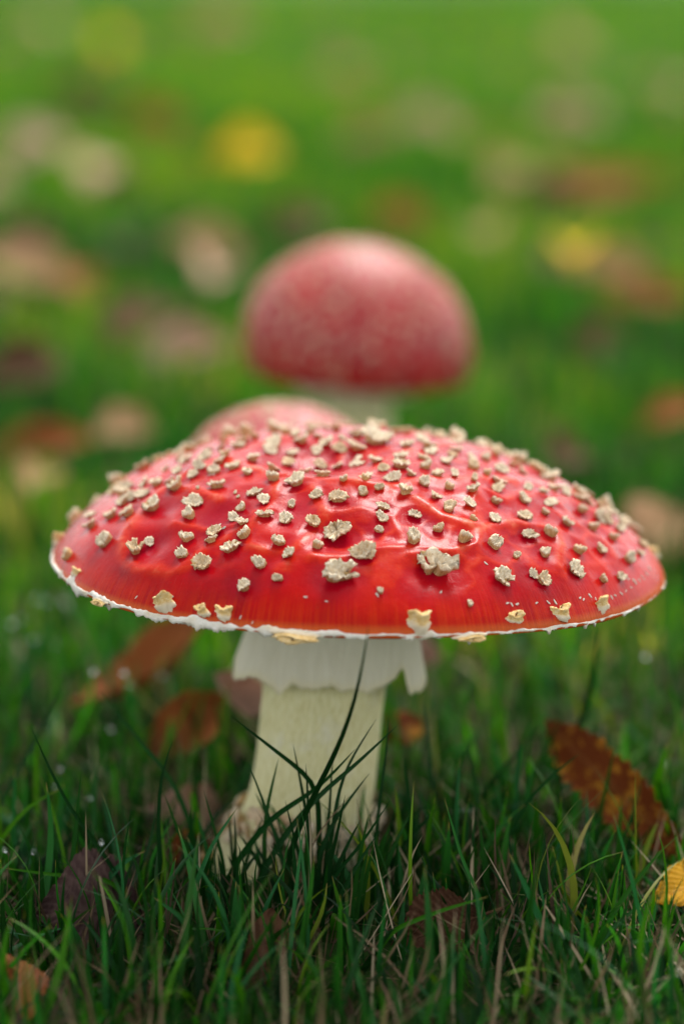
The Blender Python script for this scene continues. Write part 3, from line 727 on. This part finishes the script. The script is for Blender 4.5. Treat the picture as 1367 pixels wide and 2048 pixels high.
# leaves round the large mushroom
leaf(at(1088, 1440, .015), on_ground(1400, 1745, .002), .0150, (-.35, -.85, .45), 'orange', 'rust orange toothed leaf leaning up in the grass right of the large stem', arch=.05, fold=.10, curl=.8, shape=1.15, blunt=.8, teeth=19, serr=.15, seed=1)
leaf(at(1300, 1806, -.050), at(1470, 1755, -.036), .0135, (0, -.6, .8), 'gold', 'golden orange leaf tip lying beside the rust orange leaf', arch=.06, seed=2)
leaf(at(780, 1895, -.064), at(965, 1830, -.058), .017, (.1, -.85, .5), 'brown', 'brown toothed leaf with ribbed veins lying in grass before the large stem', arch=.05, fold=.15, curl=.4, teeth=22, serr=.07, seed=3)
leaf(at(70, 1830, -.058), at(290, 1830, -.050), .026, (.05, -.7, .7), 'dark', 'dark purple brown crumpled leaf pressed flat under grass', arch=.03, curl=-.3, seed=4)
leaf(at(545, 1815, -.068), at(480, 1990, -.085), .012, (.5, -.85, .4), 'brown', 'dark brown curled leaf standing on edge in the foreground grass', arch=.08, curl=.9, seed=5)
leaf(at(5, 1900, -.085), at(40, 2060, -.105), .010, (.6, -.8, .2), 'rust', 'narrow brown leaf upright in grass by the crumpled dark leaf', arch=.1, curl=.8, seed=6)
leaf(at(250, 1985, -.085), at(310, 2070, -.100), .012, (.3, -.8, .5), 'brown', 'small dark brown leaf sunk deep among foreground grass', curl=.5, seed=7)
leaf(at(140, 1410, .075), at(430, 1190, .100), .019, (-.55, -.5, .65), 'rust', 'large rust brown curled leaf arching behind the cap margin', arch=-.18, curl=1.0, seed=8)
leaf(at(295, 1510, .045), at(450, 1390, .050), .015, (.1, -.9, .4), 'rust', 'rust red leaf standing behind grass close to the large stem', arch=.1, curl=.6, seed=9)
leaf(at(432, 1345, .040), at(535, 1425, .045), .014, (.2, -.7, .6), 'pink', 'pinkish brown curled leaf peeking out behind the stem under the ring', arch=-.2, curl=1.2, seed=10)
leaf(at(850, 1265, .11), at(835, 1330, .11), .012, (0, -.9, .3), 'pink', 'small pink brown leaf upright behind the right of the ring', arch=.1, curl=.6, seed=11)
leaf(at(300, 1610, .004), at(480, 1690, .012), .018, (.0, -.5, .85), 'pink', 'pale brown leaf flat on soil left of the bulb', arch=.1, seed=12)
leaf(at(345, 1745, -.02), at(430, 1690, -.012), .013, (.2, -.5, .8), 'orange', 'ochre leaf fragment touching the stem bulb', arch=.1, seed=13)
leaf(at(845, 1440, .045), at(770, 1480, .04), .010, (0, -.7, .6), 'orange', 'small orange leaf behind the torn flap of the ring', arch=.1, seed=14)
leaf(at(1400, 1040, .27), at(1270, 1110, .25), .034, (0, -.5, .8), 'tan', 'tan orange leaf resting on grass past the right margin of the large cap', arch=.06, seed=15)
# leaves over the lawn behind: pixel x, y, length cm, width cm, turn, kind, label
BL = [
 (500, 310, 6.5, 4.6, 20, 'yellow', 'bright yellow leaf alone on the grass beyond the domed mushroom'),
 (215, 355, 7.5, 6.0, 70, 'cream', 'large pale beige leaf lying up on the lawn'),
 (1150, 508, 4.2, 3.2, 80, 'yellow', 'golden yellow leaf right of the domed mushroom'),
 (1180, 395, 15, 3.6, 12, 'rust', 'long rust brown leaf stretched over grass above the golden leaf'),
 (375, 705, 5.0, 3.0, 10, 'pink', 'pinkish leaf on the grass left of the domed mushroom'),
 (290, 660, 7.0, 4.0, 50, 'brown', 'brown leaf touching the pinkish leaf left of the dome'),
 (250, 868, 3.2, 2.4, 30, 'tan', 'small tan leaf behind the left slope of the large cap'),
 (85, 900, 5.0, 2.0, 5, 'rust', 'reddish brown leaf left of the small tan leaf'),
 (75, 965, 2.6, 2.2, 80, 'tan', 'tan leaf fragment below the reddish brown leaf'),
 (70, 300, 8.0, 6.0, 40, 'pink', 'lilac grey leaf beside the large pale beige leaf'),
 (105, 55, 20, 14, 70, 'tan', 'big tan leaf far up the lawn'),
 (320, 75, 20, 12, 60, 'brown', 'big brown leaf far up the lawn beside a yellowish one'),
 (225, 95, 18, 9, 80, 'yellow', 'yellowish green leaf between the far tan and brown leaves'),
 (175, 200, 12, 7, 20, 'brown', 'dark brown leaf above the large pale beige leaf'),
 (310, 255, 9, 6, 45, 'orange', 'orange brown leaf between pale beige leaf and bright yellow leaf'),
 (850, 250, 9, 5.5, 15, 'pink', 'pinkish tan leaf on open grass above the domed mushroom'),
 (1140, 238, 11, 5.0, 5, 'cream', 'pale cream leaf on the far lawn'),
 (1145, 100, 16, 11, 60, 'tan', 'broad sandy leaf far up the lawn above the pale cream one'),
 (445, 45, 14, 8, 10, 'tan', 'beige leaf near the far end of the lawn'),
 (600, 462, 6.0, 4.0, 30, 'brown', 'dark brown leaf behind the left shoulder of the dome'),
 (795, 452, 6.0, 4.0, 150, 'rust', 'rust brown leaf just behind the top of the dome'),
 (262, 490, 6.0, 4.4, 100, 'dark', 'dark purplish leaf below the large pale beige leaf'),
 (1300, 600, 6.0, 2.6, 10, 'rust', 'dark reddish leaf lying below the golden yellow leaf'),
 (1130, 920, 3.4, 2.6, 60, 'brown', 'small brown leaf behind the right slope of the large cap'),
 (1345, 830, 3.6, 1.8, 30, 'rust', 'brown leaf at the right above the tan orange leaf'),
 (50, 750, 5.0, 3.5, 40, 'brown', 'dull brown leaf on the grass left of the pinkish leaf'),
 (1015, 355, 7.0, 4.4, 60, 'tan', 'tan leaf at the left end of the long rust leaf'),
 (975, 475, 5.0, 3.2, 100, 'tan', 'sandy leaf close to the right shoulder of the dome'),
 (30, 610, 5.0, 4.0, 70, 'brown', 'brown leaf half sunk in grass above the dull brown leaf'),
 (1200, 690, 4.0, 3.0, 20, 'brown', 'brown leaf below the dark reddish leaf'),
 (690, 150, 12, 7, 30, 'tan', 'sandy brown leaf in the middle of the far lawn'),
 (1290, 180, 10, 7, 130, 'tan', 'light brown leaf right of the pale cream leaf'),
 (40, 480, 6.0, 4.4, 130, 'brown', 'brown leaf under the lilac grey leaf'),
]
rl_ = random.Random(3)
for i, (px, py, L, W, ang, mk, lb) in enumerate(BL):
    far = on_ground(px, py, .019); gz = float(ground_z(np.array(far.x), np.array(far.y)))
    lz = .034 if mk == 'yellow' else .019; c = on_ground(px, py, lz + gz); c.z = lz + gz
    L *= .0088; W *= .0085; a = R(ang)
    d = Vector((math.cos(a), math.sin(a), rl_.uniform(-.05, .25)))
    leaf(c + d * L / 2, c - d * L / 2, W, (rl_.uniform(-.3, .3), -.75, .8), mk, lb, 'leaves scattered over the lawn behind', arch=rl_.uniform(.03, .12), curl=rl_.uniform(.2, .8), serr=.03, ns=26, nt_=10, seed=20 + i)

KL = {'tan': 'sandy leaf, one of many strewn over the blurred far lawn', 'brown': 'dull brown leaf, one of many strewn over the blurred far lawn', 'rust': 'rusty leaf, one of many strewn over the blurred far lawn', 'cream': 'pale leaf, one of many strewn over the blurred far lawn'}
for i in range(56):
    px, py = rl_.uniform(-60, 1430), 20 + 560 * rl_.random() ** 1.3
    if 470 < px < 960 and py > 430: continue
    mk = rl_.choice(['tan', 'brown', 'brown', 'rust', 'cream', 'tan']); gz = 0.0
    for _ in range(3):
        c = on_ground(px, py, .019 + gz); gz = float(ground_z(np.array(c.x), np.array(c.y)))
    L = rl_.uniform(.03, .065) * max(1, (c.y + .56) / 3.2) ** .6; W = L * rl_.uniform(.45, .7); a = rl_.uniform(0, 3.14)
    d = Vector((math.cos(a), math.sin(a), rl_.uniform(-.05, .25)))
    leaf(c + d * L / 2, c - d * L / 2, W, (rl_.uniform(-.3, .3), -.75, .8), mk, KL[mk], 'strewn ' + mk + ' leaves', arch=rl_.uniform(.03, .12), curl=rl_.uniform(.2, .8), serr=.03, ns=20, nt_=8, seed=80 + i)

# ------------------------------------------------------------------ grass
def blades(name, n, xs, ys, hmin, hmax, wmin, wmax, mat, label, nseg=5, bend=(.1, .9), lay=0.0, cols=3, seed=0, cat='grass', rnd_pow=1.0, off=0.0, sig=.28, mot=.6, mf=(5, 2.6), rmax=1.0):
    g = np.random.default_rng(seed)
    h = hmin + (hmax - hmin) * g.random(n) ** 1.6
    zg = ground_z(xs, ys)
    wd = wmin + (wmax - wmin) * g.random(n)
    phi = g.random(n) * 2 * np.pi; b = bend[0] + (bend[1] - bend[0]) * g.random(n) ** 1.3
    tilt = np.clip(g.normal(0, sig, n) + lay, -1.35, 1.45)
    fa = phi + np.pi / 2 + g.normal(0, .5, n)
    t = np.linspace(0, 1, nseg + 1)
    # walk along the blade, its slope bending over
    ang = tilt[:, None] + b[:, None] * (t[None, :-1] + .5 / nseg)
    ds = (h / nseg)[:, None]
    hor = np.concatenate([np.zeros((n, 1)), np.cumsum(np.sin(ang) * ds, 1)], 1)
    ver = np.concatenate([np.zeros((n, 1)), np.cumsum(np.cos(ang) * ds, 1)], 1)
    ver = np.maximum(ver, -.002)
    C = np.stack([xs[:, None] + hor * np.cos(phi)[:, None], ys[:, None] + hor * np.sin(phi)[:, None], zg[:, None] - .002 + ver], -1)
    prof = np.minimum(1, .65 + t * 1.6) * (1 - t ** 3.2) ** .9 + .02
    side = np.stack([np.cos(fa), np.sin(fa), 0 * fa], -1)
    half = (wd[:, None] * .5 * prof[None])[..., None] * side[:, None, :]
    nrm = np.stack([-np.sin(fa), np.cos(fa), 0 * fa], -1)
    if cols == 3:
        cr = C + nrm[:, None, :] * (wd[:, None] * .22 * prof[None])[..., None]
        P = np.stack([C - half, cr, C + half], 2)
    else:
        P = np.stack([C - half, C + half], 2)
    k = nseg + 1; V = P.reshape(-1, 3)
    f1 = grid_faces(k, cols, False)
    F = (f1[None] + (np.arange(n) * k * cols)[:, None, None]).reshape(-1, 4)
    r = np.clip(g.random(n) ** rnd_pow * .75 + mot * (noise1(xs * mf[0] + 40 + 2 * np.sin(ys * 3), 13) * .5 + noise1(ys * mf[1] + 60 + 2 * np.sin(xs * 4), 14) * .5 - .25) + off, 0, rmax)  # off: near shade and far brightness of the lawn put into blade colour
    attr_r = np.repeat(r, k * cols); attr_t = np.tile(np.repeat(t, cols), n)
    o = link(name, np_mesh(name, V, F, attrs={'rnd': attr_r, 'len': attr_t}), mat)
    tag(o, label, cat, kind='stuff')
    return o
def wedge(n, y0, y1, g, spread=1.5, mn=.12, power=1.0):
    """random points in the ground in front of the lens between depths y0 and y1 (metres past the mushroom)"""
    d0, d1 = y0 + .56, y1 + .56
    d = (d0 ** (1 + power) + (d1 ** (1 + power) - d0 ** (1 + power)) * g.random(n)) ** (1 / (1 + power))
    x = (g.random(n) - .5) * np.maximum(d * .2734 * spread, mn * 2)
    return x, d - .56
STEMS = [(-.0132, -.013, .0195), (-.024, -.030, .012), (.020, -.074, .006)] + [(o.location.x, o.location.y, .016) for o in bpy.data.objects if o.name.startswith('fly_agaric') and o is not MUSH and o.parent is None]
def clear(x, y, extra=0.0):
    k = np.ones(len(x), bool)
    for cx, cy, r_ in STEMS: k &= (x - cx) ** 2 + (y - cy) ** 2 > (r_ + extra) ** 2
    return x[k], y[k]
g = np.random.default_rng(1)
def patchy(x, y, g, amt=.55, sc=38):
    q = noise1(x * sc + 50 + 3 * np.sin(y * sc * .7), 3) * .5 + noise1(y * sc * 1.1 + 80 + 2 * np.sin(x * sc), 4) * .5
    k = g.random(len(x)) < (1 - amt) + amt * 2 * q; return x[k], y[k]
x, y = wedge(10200, -.125, .12, g, 3.2, .24, 0); x, y = patchy(x, y, g, .8); x, y = clear(x, y)
blades('lawn_grass', len(x), x, y, .008, .027, .0008, .0020, M_GRASS, 'dense fine green lawn grass round the large stem', 6, (.1, 1.4), seed=2, rnd_pow=1.5, off=-.22, sig=.5)
x, y = wedge(2200, -.11, .12, g, 3.2, .24, 0); x, y = clear(x, y, .01)
blades('lawn_grass', len(x), x, y, .020, .040, .0008, .0020, M_BLADE, 'long thin arching blades scattered in the near lawn', 8, (.2, 1.5), seed=22, rnd_pow=.9, off=-.04, sig=.7)
x, y = wedge(900, -.30, -.125, g, 1.9, .14, 0)
blades('lawn_grass', len(x), x, y, .006, .018, .0006, .0016, M_GRASS, 'short lawn grass before the foreground leaves', 5, (.1, 1.2), cols=2, seed=12)
x, y = wedge(30000, .12, .7, g, 4.0, .4, .6); x, y = patchy(x, y, g, .8, 25); x, y = clear(x, y)
blades('lawn_grass', len(x), x, y, .012, .038, .0012, .0026, M_GRASS, 'soft focus lawn grass behind the large mushroom', 4, (.1, 1.3), cols=2, seed=3, off=-.17, sig=.4, mot=.9, mf=(14, 9))
x, y = wedge(80000, .7, 3.0, g, 3.6, .2, .8); x, y = patchy(x, y, g, .9, 8)
blades('lawn_grass', len(x), x, y, .015, .040, .002, .0042, M_GRASS, 'blurred lawn grass stretching away past the domed mushroom', 3, (.1, 1.1), cols=2, seed=4, off=-.08, mot=1.0, mf=(10, 4), rmax=.92)
x, y = wedge(130000, 3.0, 16, g, 3.4, .2, .8); x, y = patchy(x, y, g, .9, 3)
blades('lawn_grass', len(x), x, y, .02, .05, .006, .014, M_GRASS, 'far lawn grass at the top of the slope of green', 2, (.1, 1.1), cols=2, seed=5, off=.06, mot=1.2, mf=(6, 1.6), rmax=.9)
x, y = wedge(8800, -.16, .14, g, 3.2, .24, 0); x, y = clear(x, y)
blades('dry_straw', len(x), x, y, .008, .030, .0003, .0009, M_STRAW, 'tan dead grass stems matted low between green blades', 4, (-.5, .8), .75, cols=2, seed=6, cat='straw')
x, y = wedge(20000, .14, 1.5, g, 3.6, .2, .6)
blades('dry_straw', len(x), x, y, .010, .030, .0008, .002, M_STRAW, 'dead grass matted in the lawn behind', 3, (-.4, .8), .8, cols=2, seed=7, cat='straw')

# single long blades that stand out ------------------------------------
def blade_mesh(pts, width, rnd, name='grass_blade', fold=.25):
    """pts base -> tip (Vectors)"""
    P = np.array([list(p) for p in pts]); d = np.concatenate([[0], np.cumsum(np.linalg.norm(np.diff(P, axis=0), axis=1))]); d /= d[-1]
    t = np.linspace(0, 1, 18)
    C = np.stack([np.interp(t, d, P[:, i]) for i in range(3)], -1)
    for _ in range(3): C[1:-1] = (C[:-2] + 2 * C[1:-1] + C[2:]) / 4
    T = np.gradient(C, axis=0); T /= np.linalg.norm(T, axis=1)[:, None]
    view = np.array([0, -.93, .37]) + np.array([.5 * math.sin(rnd * 40), 0, 0])
    sd_ = np.cross(T, view); sd_ /= np.linalg.norm(sd_, axis=1)[:, None]; nv = np.cross(sd_, T)
    prof = np.minimum(1, .6 + t * 1.5) * np.clip(1 - t ** 3, 0, 1) ** .85 + .03
    hw = (width * .5 * prof)[:, None]
    V = np.stack([C - sd_ * hw + nv * hw * fold * 2, C, C + sd_ * hw + nv * hw * fold * 2], 1).reshape(-1, 3)
    return np_mesh(name, V, grid_faces(18, 3, False), attrs={'rnd': np.full(len(V), rnd), 'len': np.repeat(t, 3)})
def px_blade(pl, dtip, wpx, rnd, parent=None, label=None, group=None, mat=None, name='lone_grass_blade'):
    """pl: tip -> base pixels; the last one is where it leaves the soil; dtip: how far (m) the tip leans away from the lens"""
    b = on_ground(*pl[-1], 0); n = len(pl); pts_ = []
    for i, p in enumerate(pl[:-1]):
        k = 1 - i / (n - 1); pts_.append(at(p[0], p[1], b.y + dtip * k))
    pts_ = [b - Vector((0, 0, .001))] + pts_[::-1]
    wd = .95 * wpx * (b - CAM).dot(FW) / FPX
    me = blade_mesh(pts_, wd, rnd)
    if parent is None:
        o = link(name, me, mat or M_BLADE); tag(o, label, 'grass', group)
    else:
        o = link('blade', me, mat or M_BLADE, parent)
    return o
TUFT = empty('grass_tuft', (0, 0, 0)); tag(TUFT, 'dark green grass tuft fanning out directly before the large pale stem', 'grass tuft')
tuft = [
 ([(462, 1432), (593, 1534), (638, 1565), (640, 1830)], -.005, 13, .1), ([(795, 1450), (697, 1543), (638, 1588), (561, 1679), (471, 1842)], -.004, 13, .15),
 ([(752, 1438), (697, 1525), (675, 1588), (640, 1850)], .004, 10, .12), ([(711, 1497), (652, 1561), (620, 1588), (539, 1634), (453, 1749), (430, 1840)], -.004, 14, .2),
 ([(586, 1488), (602, 1570), (615, 1640), (630, 1835)], 0, 9, .08), ([(611, 1527), (614, 1575), (617, 1650), (630, 1860)], .002, 11, .05),
 ([(557, 1516), (534, 1615), (528, 1680), (535, 1840)], .003, 11, .3), ([(666, 1497), (661, 1588), (655, 1680), (640, 1845)], .004, 8, .1),
 ([(777, 1425), (774, 1497), (761, 1588), (750, 1700), (730, 1820)], .004, 10, .12), ([(738, 1547), (706, 1588), (670, 1638), (640, 1700), (630, 1850)], .002, 11, .15),
 ([(475, 1615), (425, 1688), (385, 1788), (375, 1880)], 0, 12, .6), ([(493, 1516), (530, 1615), (560, 1700), (590, 1850)], .003, 9, .2),
 ([(736, 1629), (716, 1724), (705, 1800), (690, 1880)], 0, 12, .35), ([(780, 1600), (720, 1690), (660, 1760), (630, 1870)], 0, 9, .2),
 ([(570, 1600), (590, 1680), (610, 1750), (625, 1860)], 0, 9, .1), ([(690, 1590), (670, 1680), (650, 1760), (640, 1870)], -.003, 11, .05),
 ([(720, 1640), (690, 1700), (660, 1770), (635, 1860)], -.003, 12, .1), ([(540, 1690), (580, 1740), (610, 1790), (625, 1870)], -.003, 10, .2), ([(760, 1660), (720, 1720), (680, 1790), (650, 1880)], -.002, 10, .15)]
rt = random.Random(4)
for k in range(16):
    bx, by = rt.uniform(400, 560), rt.uniform(1800, 1870); lean = rt.uniform(-60, 60); ln = rt.uniform(90, 190)
    tuft.append(([(bx + lean, by - ln), (bx + lean * .55, by - ln * .68), (bx + lean * .15, by - ln * .3), (bx, by)], 0, rt.uniform(8, 13), rt.uniform(.1, .6)))
for k in range(26):      # shorter blades at the foot of the tuft
    bx, by = rt.uniform(540, 760), rt.uniform(1800, 1880); lean = (bx - 640) * rt.uniform(.2, .8) + rt.uniform(-40, 40); ln = rt.uniform(110, 230)
    tuft.append(([(bx + lean, by - ln), (bx + lean * .55, by - ln * .68), (bx + lean * .15, by - ln * .3), (bx, by)], rt.uniform(-.004, .004), rt.uniform(8, 14), rt.uniform(.03, .4)))
for pl, dt, wp, rn in tuft: px_blade(pl, dt, wp, rn, TUFT)
px_blade([(616, 1611), (622, 1680), (620, 1724), (618, 1860)], 0, 6, .95, TUFT, mat=M_STRAW); px_blade([(702, 1588), (643, 1656), (600, 1740), (590, 1850)], 0, 5, .6, TUFT, mat=M_STRAW)
G_L = 'long grass blades standing out of the lawn'
solo = [
 ([(737, 1248), (722, 1345), (700, 1430), (668, 1510), (620, 1600), (575, 1700), (560, 1850)], -.034, 14, .05, 'longest dark blade curving up across the stem to the cap margin'),
 ([(137, 1344), (79, 1471), (0, 1606), (-50, 1720)], .0, 10, .12, 'long straight blade leaning outward left, tip below the left margin'),
 ([(60, 1449), (88, 1511), (121, 1580), (146, 1624), (197, 1690), (260, 1790), (275, 1850)], 0, 10, .1, 'dark blade leaning left with droplets along it'),
 ([(199, 1379), (278, 1478), (351, 1566), (391, 1675), (410, 1790)], .012, 12, .25, 'long soft blade leaning left below the large curled leaf'),
 ([(346, 1480), (322, 1551), (316, 1639), (320, 1712), (328, 1830)], 0, 11, .08, 'slim dark upright blade left of the stem'),
 ([(329, 1589), (355, 1657), (384, 1719), (410, 1830)], 0, 11, .3, 'short blade beside the slim dark upright one'),
 ([(121, 1577), (55, 1613), (0, 1679), (-40, 1790)], 0, 10, .8, 'bright light green blade arching at far left'),
 ([(163, 1544), (155, 1631), (146, 1719), (140, 1850)], 0, 12, .3, 'upright green blade crossing the droplet blade'),
 ([(1197, 1250), (1180, 1370), (1156, 1450), (1125, 1620)], -.012, 19, .03, 'tall dark blade rising to the right margin above the rust orange leaf'),
 ([(1224, 1624), (1242, 1678), (1259, 1740), (1290, 1880), (1310, 1960)], 0, 10, .58, 'pale green blade crossing before the rust orange leaf'),
 ([(1083, 1443), (1037, 1501), (985, 1559), (948, 1603), (900, 1720)], .012, 12, .2, 'dark blade slanting up to the tip of the rust orange leaf'),
 ([(1158, 1507), (1105, 1548), (1050, 1603), (1013, 1678), (990, 1790)], .0, 11, .2, 'dark blade slanting up over the rust orange leaf'),
 ([(1228, 1494), (1214, 1559), (1200, 1624), (1185, 1740)], -.006, 9, .3, 'thin blade standing against the rust orange leaf'),
 ([(1017, 1706), (1052, 1776), (1077, 1836), (1100, 1886), (1120, 1960)], 0, 16, .55, 'broad blunt green blade right of the brown ribbed leaf'),
 ([(976, 1793), (881, 1821), (780, 1861), (740, 1930)], -.01, 10, .72, 'bluish blade lying across the brown ribbed leaf'),
 ([(847, 1398), (852, 1497), (865, 1565), (880, 1720)], .008, 11, .2, 'upright blade right of the ring flap'),
 ([(806, 1502), (822, 1638), (826, 1700), (835, 1790)], .002, 14, .15, 'broad dark blade right beside the stem'),
 ([(888, 1597), (924, 1724), (960, 1797), (980, 1890)], 0, 9, .65, 'fine bright blade behind the brown ribbed leaf'),
 ([(947, 1466), (915, 1565), (905, 1650), (900, 1740)], .006, 11, .25, 'upright soft blade between stem and rust orange leaf'),
 ([(407, 1579), (430, 1661), (448, 1724), (455, 1840)], 0, 9, .25, 'thin blade before the left of the bulb'),
 ([(308, 1795), (335, 1815), (370, 1840), (372, 1950)], 0, 14, .5, 'forked pale blade before the dark crumpled leaf'),
 ([(0, 1735), (110, 1750), (225, 1757), (300, 1850)], -.004, 10, .72, 'bluish blade lying level above the dark crumpled leaf'),
 ([(290, 1702), (250, 1722), (215, 1755), (190, 1850)], 0, 16, .55, 'broad green blade cut off at its tip'),
 ([(1330, 1690), (1280, 1750), (1220, 1830), (1170, 1950)], 0, 13, .4, 'broad green blade below the golden orange leaf tip'),
]
for pl, dt, wp, rn, lb in solo: px_blade(pl, dt, wp, rn, None, lb, G_L)

# ------------------------------------------------------------------ dew
def drop_mesh():
    n, m = 16, 12; a = np.linspace(0, 2 * np.pi, n, endpoint=False); p = np.linspace(0, np.pi, m)
    Pg, A = np.meshgrid(p, a, indexing='ij'); sq = 1 - .12 * np.cos(Pg)
    V = np.stack([.5 * np.sin(Pg) * np.cos(A) * sq, .5 * np.sin(Pg) * np.sin(A) * sq, .5 * np.cos(Pg)], -1).reshape(-1, 3)
    return np_mesh('dew_drop', V, grid_faces(m, n, True)[:, ::-1])
DM = drop_mesh(); DM.materials.append(M_WATER)
dew = [(121, 1536, None), (110, 1571, None), (180, 1595, None), (203, 1684, None), (10, 1700, None), (68, 1704, None), (1325, 1525, .03), (1355, 1945, None), (1305, 1490, .04)]
rd_ = random.Random(9)
dew += [(rd_.uniform(0, 150), rd_.uniform(1190, 1420), rd_.uniform(.10, .20)) for _ in range(16)] + [(rd_.uniform(150, 330), rd_.uniform(1340, 1520), rd_.uniform(.04, .10)) for _ in range(7)] + [(rd_.uniform(1180, 1360), rd_.uniform(1300, 1550), rd_.uniform(.04, .1)) for _ in range(5)]
dv, df, dr_, dl, off_ = [], [], [], [], 0
for px, py, Y in dew:
    p = at(px, py, Y) if Y is not None else at(px, py, on_ground(px, py + 120).y)
    o = link('dew_drop', DM, None, None, p); s = rd_.uniform(.0008, .0012) * (1.25 if Y else 1); o.scale = (s, s, s)
    tag(o, 'tiny clear dew drop hanging on a grass blade', 'dew drop', 'dew drops on the grass')
    # the blade that carries it, its tip inside the drop
    ft = Vector((p.x + rd_.uniform(-.012, .012), p.y + rd_.uniform(-.006, .006), -.001)); md = ft.lerp(p, .6) + Vector(((ft.x - p.x) * -.3, 0, .003))
    bm_ = blade_mesh([ft, md, p], .0012, rd_.uniform(.2, .7)); nv_ = len(bm_.vertices)
    co = np.empty(nv_ * 3, np.float32); bm_.vertices.foreach_get('co', co); dv.append(co.reshape(-1, 3))
    df.append(grid_faces(18, 3, False) + off_); off_ += nv_; dr_.append(np.full(nv_, rd_.uniform(.2, .7))); dl.append(np.repeat(np.linspace(0, 1, 18), 3))
    bpy.data.meshes.remove(bm_)
tag(link('lawn_grass', np_mesh('lawn_grass', np.concatenate(dv), np.concatenate(df), attrs={'rnd': np.concatenate(dr_), 'len': np.concatenate(dl)}), M_GRASS), 'thin blades tipped with dew drops', 'grass', kind='stuff')
